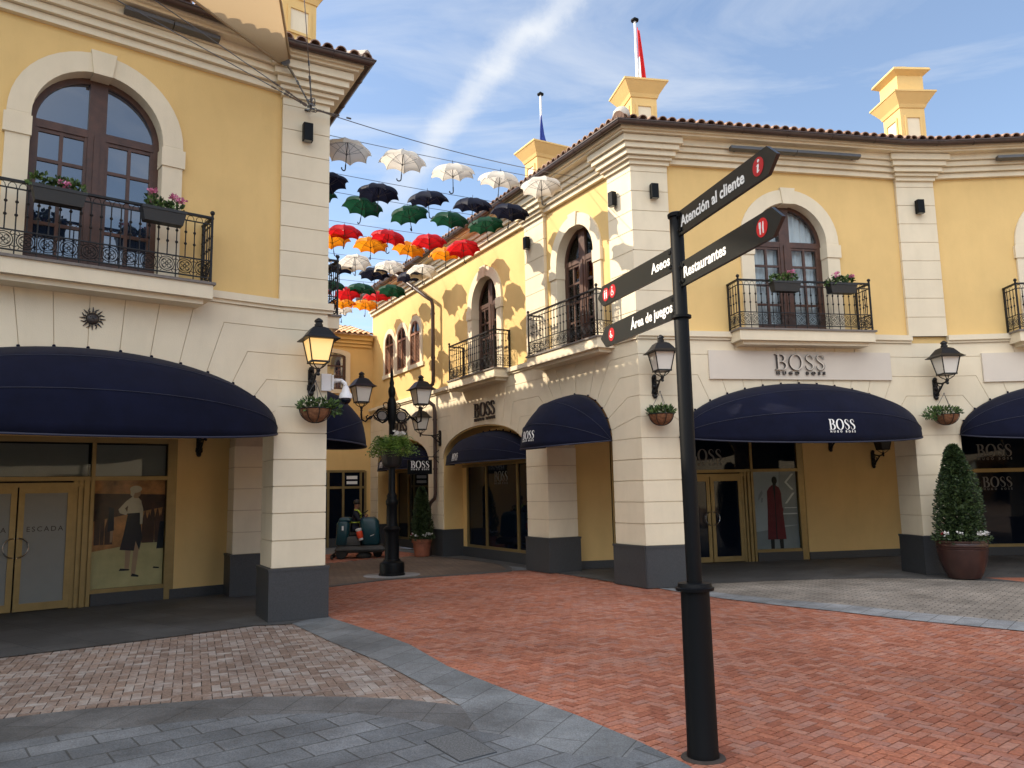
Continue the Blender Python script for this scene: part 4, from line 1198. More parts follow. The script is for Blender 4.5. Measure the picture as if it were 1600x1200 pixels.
def topiary(MW, label, potprof, potm, h, r0, r1, zb, n, seed, name='potted_shrub', flowers=True, rim=None, group='potted clipped shrubs'):
    rn = random.Random(seed); r = thing(name, label, 'potted plant', MW, group)
    b = MB(); b.lathe(potprof, 32); p_ = b.build('pot', potm, r, MW, smooth=True, auto=35)
    R = max(q[0] for q in potprof)*.86
    MB().lathe([(.001, zb-.06), (R, zb-.06), (R, zb-.05), (.001, zb-.03)], 20).build('soil', M['soil'], r, MW)
    MB().tube([(0, 0, zb-.1), (.01, 0, zb+h*.5), (0, .01, zb+h*.9)], [.04, .03, .01], 8).build('stem', M['wood'], r, MW)
    tab = [(0, .80), (.08, .97), (.2, 1.), (.35, .95), (.5, .84), (.65, .69), (.8, .50), (.9, .36), (.96, .24), (1, .06)]
    def prof(t):
        for (a_, b_), (c_, d_) in zip(tab, tab[1:]):
            if t <= c_: return r0*(b_+(d_-b_)*(t-a_)/(c_-a_))*(1+.05*math.sin(11*t+seed))
        return r0*.06
    l = MB()
    for _ in range(n):
        t = rn.random()**1.15; rad_ = prof(t)
        a = rn.uniform(0, 2*pi); q = rn.uniform(.72, 1.06)**.6
        bump = 1+.10*math.sin(3*a+5*t)+.07*math.sin(7*a-11*t)+.05*math.sin(15*a+21*t)
        p = Vector((rad_*q*bump*math.cos(a), rad_*q*bump*math.sin(a), zb+.05+t*h))
        d = Vector((math.cos(a)+rn.uniform(-.7, .7), math.sin(a)+rn.uniform(-.7, .7), rn.uniform(-.5, .9)))
        l.leaf(p, d, (rn.uniform(-1, 1), rn.uniform(-1, 1), rn.uniform(-.2, 1)), rn.uniform(.035, .062), rn.uniform(.02, .034))
    # dense inner twigs so the clipped crown is not see-through
    for _ in range(n//3):
        t = rn.random(); rad_ = prof(t)*.72*rn.random()**.5; a = rn.uniform(0, 2*pi)
        l.leaf((rad_*math.cos(a), rad_*math.sin(a), zb+.05+t*h*.96), (rn.uniform(-1, 1), rn.uniform(-1, 1), rn.uniform(-1, 1)), (rn.uniform(-1, 1), rn.uniform(-1, 1), 1), .11, .08)
    l.build('crown', M['darkleaf'], r, MW)
    if flowers:
        g = MB()
        for i in range(46):
            a = 2*pi*i/46; foliage(g, rn, 12, (R*1.02*math.cos(a), R*1.02*math.sin(a), zb+.03), .10, .10, .07, .06, .035, .3, .0)
        g.build('underplanting', M['darkleaf'], r, MW)
        p = MB()
        for a in (3.6, 4.2, 5.0, 5.15, 5.5, 5.62, 5.95, 2.6): 
            for _ in range(3): blossom(p, rn, (R*1.08*math.cos(a)+rn.uniform(-.04, .04), R*1.08*math.sin(a)+rn.uniform(-.04, .04), zb+.10+rn.uniform(-.02, .05)), .042, 6)
        p.build('flowers', M['petalwhite'], r, MW)
        p = MB()
        for a in (3.45,): 
            for _ in range(4): blossom(p, rn, (R*1.08*math.cos(a), R*1.08*math.sin(a), zb+.12), .04, 6)
        p.build('red_flowers', M['petalred'], r, MW)
    return r
pp = [(.23, 0), (.27, .02), (.33, .14), (.40, .34), (.425, .52), (.428, .535), (.418, .545), (.43, .56), (.432, .575), (.42, .585), (.432, .60), (.432, .64), (.425, .66), (.445, .665), (.445, .70), (.40, .70), (.385, .60)]
topiary(Matrix.Translation((8.30, 14.93, 0)), 'tall clipped cone shrub in a brown glazed pot against the right pier', pp, M['glazed'], 1.72, .385, .17, .70, 7600, 2)
pt = [(.19, 0), (.205, .01), (.255, .36), (.252, .38), (.285, .385), (.295, .48), (.26, .48), (.245, .40)]
topiary(Matrix.Translation((-2.62, 22.5, 0)), 'slim dark shrub with white flowers in a terracotta pot in the alley', pt, M['terracotta'], 1.40, .27, .26, .48, 3800, 5)

# ================================================================== STREET LAMP
W = frame((-2.72, 17.66), 60.65); r = thing('lamp_post', 'tall black double lantern lamp post with a fern basket standing in the alley', 'street lamp', W)
b = MB()
b.lathe([(.29, 0), (.29, .03), (.27, .05), (.275, .22), (.26, .27), (.19, .31), (.185, .34)], 16); b.build('base', M['black'], r, W, smooth=True, auto=30)
b = MB(); n = 16
b.lathe([(.165, .33), (.16, .36), (.155, .92), (.165, .95), (.18, .97), (.185, 1.0), (.165, 1.03), (.13, 1.06), (.12, 1.10), (.115, 1.5), (.13, 1.53), (.135, 1.6), (.125, 1.63), (.11, 1.66), (.115, 1.72), (.10, 1.75), (.078, 1.8), (.072, 2.6), (.066, 3.30), (.08, 3.34), (.10, 3.42), (.105, 3.6), (.105, 3.78), (.085, 3.86), (.06, 3.92), (.075, 3.98), (.085, 4.05), (.075, 4.12), (.045, 4.18), (.055, 4.25), (.04, 4.31), (.03, 4.38), (.04, 4.43), (.03, 4.5), (.012, 4.60), (.004, 4.66)], n)
b.build('post', M['black'], r, W, smooth=True, auto=35)
for s in (-1, 1):
    a = MB()
    a.tube([(s*.08, 0, 3.45), (s*.22, 0, 3.34), (s*.34, 0, 3.40), (s*.43, 0, 3.50), (s*.52, 0, 3.46), (s*.62, 0, 3.36), (s*.70, 0, 3.40), (s*.715, 0, 3.52), (s*.71, 0, 3.60)], [.022, .02, .02, .02, .02, .02, .022, .022, .02], 7)
    a.tube([(s*.08, 0, 3.62), (s*.20, 0, 3.68), (s*.32, 0, 3.64), (s*.42, 0, 3.53), (s*.50, 0, 3.42), (s*.58, 0, 3.42), (s*.60, 0, 3.47), (s*.56, 0, 3.50)], .016, 6)
    a.tube([(s*(.23+.115*math.cos(t)), 0, 3.50+.105*math.sin(t)) for t in [2*pi*k/16 for k in range(16)]], .016, 6, True)
    a.tube([(s*(.23+.15*math.cos(t)), 0, 3.49+.15*math.sin(t)) for t in [.2+4.6*k/16 for k in range(17)]], .012, 6)
    a.tube([(s*(.14+.06*math.cos(t)), 0, 3.74+.06*math.sin(t)) for t in [-1+4.4*k/12 for k in range(13)]], .013, 6)
    a.tube([(s*(.38+.035*math.cos(t)), 0, 3.46+.05*math.sin(t)) for t in [2*pi*k/10 for k in range(10)]], .010, 5, True)
    arm = a.build('arm', M['black'], r, W, smooth=True)
    d = MB(); d.T = Matrix.Translation((s*.23, 0, 3.50)) @ Matrix.Rotation(pi/2, 4, 'X'); d.lathe([(.095, -.008), (.095, .008)], 18)
    d.build('medallion', M['slate'], arm, W)
    # lantern as one part of the lamp post with its own pieces
    T = Matrix.Translation((s*.71, 0, 3.66))
    hub = MB(T); hub.lathe([(.012, -.08), (.03, -.06), (.02, -.03), (.034, 0), (.02, .02)], 8)
    lan = hub.build('lantern', M['iron'], r, W)
    lantern_parts(lan, W, (s*.71, 0, 3.68), False, 1.03)
bk = MB(); bk.lathe([(.12, 2.34), (.17, 2.36), (.21, 2.42), (.235, 2.58), (.255, 2.70), (.26, 2.72), (.24, 2.72), (.22, 2.66), (.07, 2.66)], 20)
for i in range(10):
    a = 2*pi*i/10; bk.tube([(.2*math.cos(a), .2*math.sin(a), 2.42), (.25*math.cos(a), .25*math.sin(a), 2.70)], .012, 5)
B_ = bk.build('flower_basket', M['box'], r, W, smooth=True, auto=40)
rn = random.Random(9); fe = MB()
for i in range(120):                                   # arching fern fronds
    a = rn.uniform(0, 2*pi); L = rn.uniform(.22, .48); up = rn.uniform(.16, .40); R0 = rn.uniform(.02, .17)
    pr = None
    for k in range(13):
        t = k/12; rr = R0+L*t; z = 2.72+up*math.sin(min(pi, t*pi*.8))*1.0-.22*t*t
        p = Vector((rr*math.cos(a), rr*math.sin(a), z))
        if pr is not None:
            d = (p-pr); sd = Vector((-math.sin(a), math.cos(a), 0))
            for q in (-1, 1): fe.leaf(p, sd*q+d.normalized()*.6+Vector((0, 0, rn.uniform(-.2, .1))), (0, 0, 1), .10*(1-.55*t)+.02, .034)
        pr = p
fe.build('fern', M['fern'], B_, W)
fl = MB()
for _ in range(34): blossom(fl, rn, (rn.uniform(-.02, .26), rn.uniform(-.26, .05), 3.0+rn.uniform(-.08, .12)), .055, 6)
fl.build('flowers', M['petalwhite'], B_, W)
fl = MB()
for _ in range(6): blossom(fl, rn, (rn.uniform(.12, .2), rn.uniform(-.24, -.18), 2.72+rn.uniform(-.04, .04)), .04, 6)
fl.build('pink_flowers', M['petalpink'], B_, W)

# ================================================================== SIGNPOST
W = Matrix.Translation((1.235, 5.59, 0)); r = thing('signpost', 'tall black pedestrian signpost with four arrow blades on the brick plaza', 'signpost', W)
b = MB(); b.lathe([(.15, -.014), (.145, -.006), (.12, -.003), (.10, -.003)], 24); b.build('mortar_joint', M['grout'], r, W)
b = MB(); b.lathe([(.108, -.012), (.108, .02), (.104, .03), (.098, 1.08)], 32); b.build('sleeve', M['black'], r, W, smooth=True, auto=40)
b = MB(); b.lathe([(.098, 1.08), (.13, 1.085), (.132, 1.105), (.118, 1.11), (.112, 1.135), (.06, 1.14)], 32); b.build('collar', M['black'], r, W, smooth=True, auto=30)
b = MB(); b.lathe([(.053, 1.1), (.053, 3.00), (.049, 3.02), (.049, 3.765)], 28); b.build('post', M['black'], r, W, smooth=True, auto=40)
b = MB(); b.lathe([(.051, 3.00), (.073, 3.003), (.073, 3.022), (.051, 3.025)], 28); b.build('ring', M['black'], r, W, smooth=True, auto=30)
b = MB(); b.lathe([(.02, 3.76), (.062, 3.762), (.064, 3.785), (.05, 3.795), (.01, 3.80)], 28); b.build('cap', M['black'], r, W, smooth=True, auto=30)
blade_m = mat('blade_grey_black', (.013, .0145, .0145), .3, var=.08, scale=3)
def blade(zc, dirn, text, icons, L=1.16, h=.178, tx=.62, size=.118, align='LEFT', twist=0, z_off=0):
    # local X runs along the blade in the reading direction of the photograph, front face -Y
    hd = 165.0+twist
    F = Matrix.Translation((1.235, 5.59, zc)) @ Matrix(((math.sin(rad(hd)), math.sin(rad(hd-90)), 0, 0), (math.cos(rad(hd)), math.cos(rad(hd-90)), 0, 0), (0, 0, 1, 0), (0, 0, 0, 1)))
    s = dirn; g = .075; x0 = g; x1 = g+L; tip = x1+.10
    poly = [(s*x0, -h/2), (s*x1, -h/2), (s*tip, 0), (s*x1, h/2), (s*x0, h/2)] 
    o = MB().prism(poly, -.012, .012).build('blade', blade_m, r, F)
    c = MB(); 
    for z in (-.055, .055): c.box(s*.045, s*(x0+.03), -.02, -.0125, z-.012, z+.012); c.tube([(s*(x0-.012), -.03, z), (s*(x0-.012), .02, z)], .009, 6)
    c.box(s*(x0-.02), s*x0, -.015, .015, -h/2, h/2)
    c.build('clamp', M['black'], o, F)
    vs, fs = txt(text, size*.93, .0028, 1.02, 'LEFT')
    w = max(v[0] for v in vs)
    xa = s*x0+.02 if s > 0 else s*x0-.02-w
    def fn(gx, gy, e): return Vector((xa+gx, -.0125-e, gy-size*.30))
    MB().glyph(vs, fs, fn, .0015).build('lettering', M['whitesign'], o, F)
    dk = MB(); gl = MB(); R = .058
    for (ix, kind, m) in icons:
        X = s*ix
        pts = [(X+R*math.cos(2*pi*k/28), R*math.sin(2*pi*k/28)) for k in range(28)]
        MB().prism(pts, -.0145, -.0125).build('symbol_disc', m, o, F)
        def poly2(ps): gl.prism([(X+a, b_) for a, b_ in ps], -.0165, -.0145)
        def dot(cx, cz, rr): poly2([(cx+rr*math.cos(2*pi*k/12), cz+rr*math.sin(2*pi*k/12)) for k in range(12)])
        if kind == 'i':
            dot(.008, .034, .010); poly2([(-.012, -.036), (.002, -.036), (.012, .014), (-.004, .014)]); poly2([(-.016, .006), (-.004, .014), (-.002, .014), (-.014, .002)]); poly2([(.002, -.036), (.014, -.026), (.012, -.023), (-.004, -.031)])
        elif kind == 'food':
            poly2([(-.022, -.038), (-.013, -.038), (-.011, .0), (-.024, .0)])
            for q in (-.026, -.019, -.012): poly2([(q-.002, .0), (q+.0035, .0), (q+.0035, .036), (q-.002, .036)])
            poly2([(.010, -.038), (.018, -.038), (.020, .036), (.012, .03), (.006, .0)])
        elif kind == 'wc':
            for q in (-.017, .017):
                dot(q, .032, .0075); poly2([(q-.011, .02), (q+.011, .02), (q+.009, -.008), (q+.006, -.036), (q-.006, -.036), (q-.009, -.008)])
        elif kind == 'wheel':
            dot(-.004, .034, .0075); poly2([(-.009, .022), (-.001, .022), (.001, -.002), (.016, -.002), (.024, -.026), (.017, -.028), (.011, -.009), (-.008, -.009)])
            for k in range(9):
                t = 2.0+3.6*k/9; t2 = 2.0+3.6*(k+1)/9
                poly2([(-.002+.024*math.cos(t), -.014+.024*math.sin(t)), (-.002+.024*math.cos(t2), -.014+.024*math.sin(t2)), (-.002+.018*math.cos(t2), -.014+.018*math.sin(t2)), (-.002+.018*math.cos(t), -.014+.018*math.sin(t))])
        else:
            dot(-.012, .026, .008); poly2([(-.02, .012), (-.008, .014), (.004, -.006), (.020, -.008), (.020, -.015), (-.002, -.016), (-.016, -.002)])
            for k in range(6):
                t = 3.4+2.2*k/6; t2 = 3.4+2.2*(k+1)/6
                poly2([(.034*math.cos(t), .004+.034*math.sin(t)), (.034*math.cos(t2), .004+.034*math.sin(t2)), (.027*math.cos(t2), .004+.027*math.sin(t2)), (.027*math.cos(t), .004+.027*math.sin(t))])
    gl.build('symbol', M['whitesign'], o, F)
blade(3.695, 1, 'Atención al cliente', [(1.10, 'i', M['darkred'])], L=1.12)
blade(3.315, 1, 'Restaurantes', [(1.10, 'food', M['red'])], L=1.13)
blade(3.465, -1, 'Aseos', [(1.17, 'wc', M['darkred']), (1.04, 'wheel', M['darkred'])], L=1.16, twist=-4.5)
blade(3.110, -1, 'Área de juegos', [(1.15, 'play', M['darkred'])], L=1.20, twist=-3.0)

# ================================================================== UMBRELLAS AND CABLES
def make_umbrella(colour, MW, label, group, seed):
    rn = random.Random(seed)
    r = thing('hanging_umbrella', label, 'umbrella', MW, group)
    R, H = .445, .27; n = 8
    c = MB()
    def P(a, t):                                      # a in panels, t from crown to rim
        k = math.floor(a); f = a-k; sag = 4*f*(1-f)
        rr = R*math.sin(t*pi/2*.97)*(1-.085*sag*t**2)
        z = H*(math.cos(t*pi/2*.93)-.30) + .045*sag*t**3*1.0 - .018*sag*math.sin(t*pi)
        th = 2*pi*a/n
        # straight cloth between neighbouring ribs
        ch = math.cos(pi/n)/math.cos((f-.5)*2*pi/n)
        rr *= 1+(ch-1)*.8
        return Vector((rr*math.cos(th), rr*math.sin(th), z))
    nu = n*6; nv = 8
    v = []; f = []
    v.append(Vector((0, 0, H*.70)))
    for j in range(1, nv+1):
        for i in range(nu): v.append(P(i/6, j/nv))
    for i in range(nu): f.append((0, 1+i, 1+(i+1) % nu))
    for j in range(nv-1):
        for i in range(nu): f.append((1+j*nu+i, 1+(j+1)*nu+i, 1+(j+1)*nu+(i+1) % nu, 1+j*nu+(i+1) % nu))
    c.add(v, f); o = c.build('canopy', UM[colour], r, MW, smooth=True)
    me = o.data
    # crease along each rib
    sharp = [False]*len(me.edges)
    for e in me.edges:
        a, b = e.vertices
        if a and b and (a-1) % nu == (b-1) % nu and ((a-1) % nu) % 6 == 0: sharp[e.index] = True
    at_ = me.attributes.new('sharp_edge', 'BOOLEAN', 'EDGE'); at_.data.foreach_set('value', sharp)
    rb = MB()
    for k in range(n): rb.tube([P(k, j/6)+Vector((0, 0, -.008)) for j in range(0, 7)], .0038, 4)
    for k in range(n):
        rb.tube([P(k, .5)+Vector((0, 0, -.01)), (0, 0, -.06)], .003, 4)
    rb.lathe([(.012, -.075), (.016, -.07), (.016, -.045), (.012, -.04)], 8)
    rb.build('ribs', M['grey'], r, MW)
    s = MB()
    s.tube([(0, 0, H*.70+.07), (0, 0, H*.7), (0, 0, -.27)], [.004, .0075, .0075], 6)
    s.build('shaft', M['iron'], r, MW)
    h = MB(); h.tube([(0, 0, -.25), (0, 0, -.34)]+[(.04-.04*math.cos(t), 0, -.34-.04*math.sin(t)) for t in (.5, 1., 1.6, 2.2, 2.8, 3.3)], .0115, 6)
    h.build('handle', M['iron'], r, MW, smooth=True)
    return r
UP = {}
M['sail'] = canopy_mat('tan_sail_cloth', (.46, .37, .25), (.52, .38, .22))
order = ['white', 'navy', 'green', 'red', 'orange']
rowdata = [(1.66, 'white', [-5.07, -4.0, -2.99, -1.98, -.98]), (3.25, 'navy', [-4.98, -3.9, -2.83, -1.79, -.84]), (4.2, 'green', [-4.95, -3.93, -2.88, -1.88, -.95]),
           (5.95, 'red', [-4.9, -3.78, -2.69, -1.63, -.68]), (6.72, 'orange', [-4.9, -3.85, -2.86, -1.87, -.84]), (8.42, 'white', [-3.8, -2.74, -1.75, -.76]),
           (9.15, 'navy', [-3.9, -2.94, -1.94, -.84]), (10.85, 'green', [-3.7, -2.68, -1.72, -.76]), (11.6, 'red', [-3.8, -2.85, -1.92, -.98]),
           (13.0, 'orange', [-2.6, -1.65, -.87]), (14.1, 'white', [-2.3, -1.4])]
dAL = hdir(-29.35); nAL = hdir(60.65)
ords = ['first', 'second', 'third', 'fourth', 'fifth']
rn = random.Random(21); seen_row = {}
rown = {'white': ['front row nearest the viewer', 'middle white row above the lantern side', 'farthest white row'], }
for u, colr, ns in rowdata:
    k = seen_row.get(colr, 0); seen_row[colr] = k+1
    rowtxt = ['nearer', 'farther', 'farthest'][k]
    for j, nn in enumerate(ns):
        z = 7.92 + .05*math.sin(pi*(-nn)/5.7)*-1 + rn.uniform(-.035, .035)
        p = CR+dAL*(u+rn.uniform(-.05, .05))+nAL*(nn)
        T = Matrix.Translation((p.x, p.y, z)) @ Matrix.Rotation(rn.uniform(0, 2*pi), 4, 'Z') @ Matrix.Rotation(rn.uniform(-.17, .17), 4, 'X') @ Matrix.Rotation(rn.uniform(-.15, .15), 4, 'Y')
        lab = '%s umbrella, %s from the right wall in the %s %s row' % (colr, ords[len(ns)-1-j], rowtxt, colr)
        grp = '%s umbrellas hung across the alley' % colr
        if colr not in UP: UP[colr] = make_umbrella(colr, T, lab, grp, 1)
        else: copy_tree(UP[colr], T, lab)
    a = CR+dAL*u+nAL*(-5.66)+Vector((0, 0, 8.12)); b = CR+dAL*u+nAL*.06+Vector((0, 0, 8.14))
    pts = []
    for q in range(13):
        t = q/12; p = a.lerp(b, t); p.z -= .10*4*t*(1-t)*.35; pts.append(p)
    c = MB(Matrix.Translation(-a)); c.tube(pts, .006, 5)
    for q in (0, -1): c.ball(pts[q], .025, 6)
    tag(c.build('steel_cable', M['steel'], None, Matrix.Translation(a)), 'thin steel cable carrying the %s %s umbrella row' % (rowtxt, colr), 'cable', 'steel cables across the alley')

# ------------------------------------------------------------------ shade sail and its rigging
anc = Vector((-3.02, 11.55, 7.73)); wallp = at(FLP, -.36, 0, 7.80)
tip = Vector((-3.30, 11.42, 8.27))
P1 = tip+Vector((-.87, -1.37, .22))*4.4; P2 = tip+Vector((.12, -1.0, .42))*7.5; P3 = Vector((-1.5, -3.5, 10.8)); 
sl = MB(Matrix.Translation(-tip))
def spt(u, v):
    A = tip.lerp(P1, u); B = tip.lerp(P2, u); p = A.lerp(B, v)
    m = 4*v*(1-v); p = p + (Vector((.0, .0, 1))*-.10*m*u*2) + (tip+Vector((.2, -4, 1.8))-p)*.05*m*u*(1-u)
    return p
sl.grid(lambda u, v: spt(max(.03, u), v), 24, 10)
hem = MB(Matrix.Translation(-tip)); hem.tube([spt(.03+.97*i/20, 0) for i in range(21)], .02, 6); hem.tube([spt(.03+.97*i/20, 1) for i in range(21)], .02, 6)
st_ = thing('shade_sail', 'tan shade sail corner stretched towards the left pilaster by a steel cable', 'shade sail', Matrix.Translation(tip))
sl.build('cloth', M['sail'], st_, Matrix.Translation(tip), smooth=True)
hem.build('hem', M['sail'], st_, Matrix.Translation(tip), smooth=True)
pl = MB(Matrix.Translation(-tip)); q0, q1, q2 = spt(0, 0), spt(.04, 0), spt(.04, 1)
tp = spt(.03, .5); pl.tube([tp+Vector((0, .015, .0)), tp-Vector((0, .015, 0))], .07, 10); pl.tube([tp, tip+(anc-tip)*.12], .02, 6)
pl.build('corner_plate', M['steel'], st_, Matrix.Translation(tip))
W = Matrix.Translation(wallp); an = thing('cable_anchor', 'cluster of steel shackles holding the cables on the left pilaster', 'cable anchor', W)
a = MB(W.inverted()); a.tube([wallp, anc], .014, 6); a.lathe([(.05, 0), (.05, .02), (.02, .025)], 12, tuple(wallp)); a.build('eye_bolt', M['steel'], an, W)
rg = MB(W.inverted()); rn = random.Random(4)
for i in range(9):
    c = anc+Vector((rn.uniform(-.07, .07), rn.uniform(-.05, .05), rn.uniform(-.06, .16))); R = rn.uniform(.022, .04); ax = Vector((rn.uniform(-1, 1), rn.uniform(-1, 1), rn.uniform(-1, 1))).normalized()
    u_ = ax.orthogonal().normalized(); v_ = ax.cross(u_)
    rg.tube([c+u_*R*math.cos(t)+v_*R*1.4*math.sin(t) for t in [2*pi*k/9 for k in range(9)]], .008, 5, True)
rg.build('shackles', M['steel'], an, W)
def cable(p, q, label, turn=True, r=.007, sag=.0):
    W = Matrix.Translation(p); c = MB(W.inverted())
    n = 16; pts = [p.lerp(q, i/n)+Vector((0, 0, -sag*4*(i/n)*(1-i/n))) for i in range(n+1)]
    c.tube(pts, r, 5)
    if turn:
        d = (q-p); L = d.length; d.normalize()
        for (s0, s1, rr) in ((.10, .16, .018), (.16, .42, .011), (.42, .48, .018), (.62, .70, .014)):
            c.tube([p+d*s0, p+d*s1], rr, 6)
        for s in (.2, .38): c.ball(p+d*s, .018, 6)
    tag(c.build('steel_cable', M['steel'], None, W), label, 'cable', 'rigging cables at the left pilaster')
cable(anc, tip+(anc-tip)*.1, 'short cable with turnbuckle tying the shade sail to the pilaster', True, .009)
cable(anc, anc+Vector((.10, -1.0, 1.55))*2.2, 'steel cable rising straight up from the pilaster anchor')
cable(anc, anc+Vector((-1.66, -1.95, .62))*1.8, 'upper steel cable running from the anchor over the arched window')
cable(anc, anc+Vector((-2.02, -2.05, .50))*1.8, 'lower steel cable running from the anchor along the left cornice')
cable(anc, at(FAL, -1.6, -.02, 8.28), 'long steel cable from the pilaster anchor across to the corner building', True, .007, .12)

# ================================================================== FLAGS
def flag(W, label, m, h, z0, z1, white=False, seed=1):
    r = thing('flagpole', label, 'flagpole', W, 'flagpoles on the chimneys')
    b = MB(); b.tube([(0, 0, -.1), (0, 0, h)], [.035, .026], 10); b.build('pole', M['white'], r, W, smooth=True, auto=50)
    b = MB(); b.lathe([(.03, h-.03), (.085, h-.02), (.09, h+.01), (.05, h+.03), (.03, h+.06), (.008, h+.075)], 14); b.build('finial', M['black'], r, W, smooth=True, auto=40)
    c = MB(); rn = random.Random(seed)
    def f(u, v):                                      # limp cloth gathered against the pole, spreading below
        z = z1+(z0-z1)*v; w = .04+.17*v**1.1
        return Vector((.03+w*u+.02*math.sin(u*9+v*3), -.03+.055*math.sin(u*12+v*2.2)*(.3+v), z-.10*u*(1-v)))
    c.grid(f, 26, 16)
    if white:
        c.m = 0
        for i in range(len(c.f)):
            row = i % 16; col_ = i//16
            c.mi[i] = 1 if (row > 7 and col_ < 9) else 0
        o = c.build('flag', [m, M['petalwhite']], r, W, smooth=True)
    else: o = c.build('flag', m, r, W, smooth=True)
    mod = o.modifiers.new('thickness', 'SOLIDIFY'); mod.thickness = .004
flag(sub(FA, .95, 1.83, 10.58), 'white flagpole with a limp red and white flag on the corner chimney', M['redflag'], 1.62, .0, 1.45, True, 2)
flag(sub(FAL, -5.34, 1.35, 10.66), 'white flagpole with a limp blue flag on the alley chimney', M['blueflag'], 1.58, .0, .98, False, 3)

# ================================================================== FLOOR SCRUBBER AND DRIVER
W = Matrix.Translation((-4.36, 22.45, 0)) @ Matrix.Rotation(rad(8), 4, 'Z'); r = thing('floor_scrubber', 'teal ride-on floor scrubber standing in the alley behind the lamp post', 'cleaning machine', W)
def rbox(mb, x0, x1, y0, y1, z0, z1, b=.04, tap=(0, 0)):
    n = 4; sec = []
    for (cx, cy, a0) in ((x1-b, y1-b, 0), (x0+b, y1-b, pi/2), (x0+b, y0+b, pi), (x1-b, y0+b, 1.5*pi)):
        for k in range(n+1): sec.append((cx+b*math.cos(a0+pi/2*k/n), cy+b*math.sin(a0+pi/2*k/n)))
    mx, my = (x0+x1)/2, (y0+y1)/2; rows = []
    for z, ins in ((z0, b*.6), (z0+b*.6, 0), (z1-b, 0), (z1-b*.3, b*.45), (z1, b)):
        t = (z-z0)/(z1-z0); v = []
        for (x, y) in sec:
            fx = (abs(x1-x0)/2-ins)/(abs(x1-x0)/2); fy = (abs(y1-y0)/2-ins)/(abs(y1-y0)/2)
            v.append((mx+(x-mx)*fx+tap[0]*t, my+(y-my)*fy+tap[1]*t, z))
        rows.append(v)
    m = len(sec); vs = [p for q in rows for p in q]; f = []
    for i in range(len(rows)-1):
        for j in range(m): f.append((i*m+j, i*m+(j+1) % m, (i+1)*m+(j+1) % m, (i+1)*m+j))
    f.append(tuple(range(m-1, -1, -1))); f.append(tuple((len(rows)-1)*m+j for j in range(m)))
    mb.add(vs, f)
b = MB(); rbox(b, -.64, .70, -.38, .38, .16, .36, .07); rbox(b, -.66, .76, -.40, .40, .21, .30, .04); rbox(b, -.60, .05, -.34, .34, .34, .62, .05); b.build('chassis', M['darkplastic'], r, W, smooth=True, auto=40)
b = MB(); rbox(b, .06, .58, -.36, .36, .34, 1.12, .13, (-.06, 0)); b.build('front_tank', M['teal'], r, W, smooth=True, auto=50)
b = MB(); rbox(b, -.65, -.30, -.36, .36, .34, 1.06, .10, (.04, 0)); rbox(b, -.56, -.22, -.33, .33, 1.0, 1.13, .06); b.build('rear_tank', M['teal'], r, W, smooth=True, auto=50)
b = MB(); rbox(b, -.32, .02, -.25, .25, .60, .72, .05); b.build('seat', M['rubber'], r, W, smooth=True, auto=50)
b = MB(); b.T = Matrix.Translation((.12, 0, 1.16)) @ Matrix.Rotation(-.6, 4, 'Y'); b.tube([(.16*math.cos(t), .16*math.sin(t), .06) for t in [2*pi*k/20 for k in range(20)]], .016, 6, True); b.tube([(0, 0, -.15), (0, 0, .06)], .02, 8)
for k in range(3): b.tube([(0, 0, .06), (.16*math.cos(2*pi*k/3), .16*math.sin(2*pi*k/3), .06)], .012, 5)
b.build('steering_wheel', M['rubber'], r, W)
def wheel(x, y, R, w):
    b = MB(Matrix.Translation((x, y, R)) @ Matrix.Rotation(pi/2, 4, 'X')); b.lathe([(R*.5, -w), (R*.92, -w), (R, -w*.6), (R, w*.6), (R*.92, w), (R*.5, w)], 22)
    o = b.build('wheel', M['rubber'], r, W, smooth=True, auto=40)
    b = MB(Matrix.Translation((x, y, R)) @ Matrix.Rotation(pi/2, 4, 'X')); b.lathe([(.01, -w*.9), (R*.5, -w*.8), (R*.5, w*.8), (.01, w*.9)], 16); b.build('rim', M['grey'], o, W)
for y in (-.33, .33): wheel(-.48, y, .15, .05)
wheel(.50, 0, .13, .06)
b = MB()
for q in (-1, 1): b.lathe([(.20, .0), (.21, .06), (.12, .12), (.05, .20)], 18, (.12, q*.22, .02))
b.build('brush', M['rubber'], r, W)
b = MB(); b.tube([(-.72, -.46, .04), (-.78, 0, .05), (-.72, .46, .04)], .04, 6); b.tube([(-.60, 0, .2), (-.78, 0, .07)], .03, 6); b.build('squeegee', M['rubber'], r, W)
b = MB(); b.box(-.47, -.42, -.368, -.362, .78, .90); b.build('label_plate', M['white'], r, W)
b = MB(); b.add([(.30, -.372, .60), (.40, -.372, .64), (.41, -.372, .655), (.31, -.372, .62)], [(0, 1, 2, 3)]); b.build('maker_mark', M['white'], r, W)

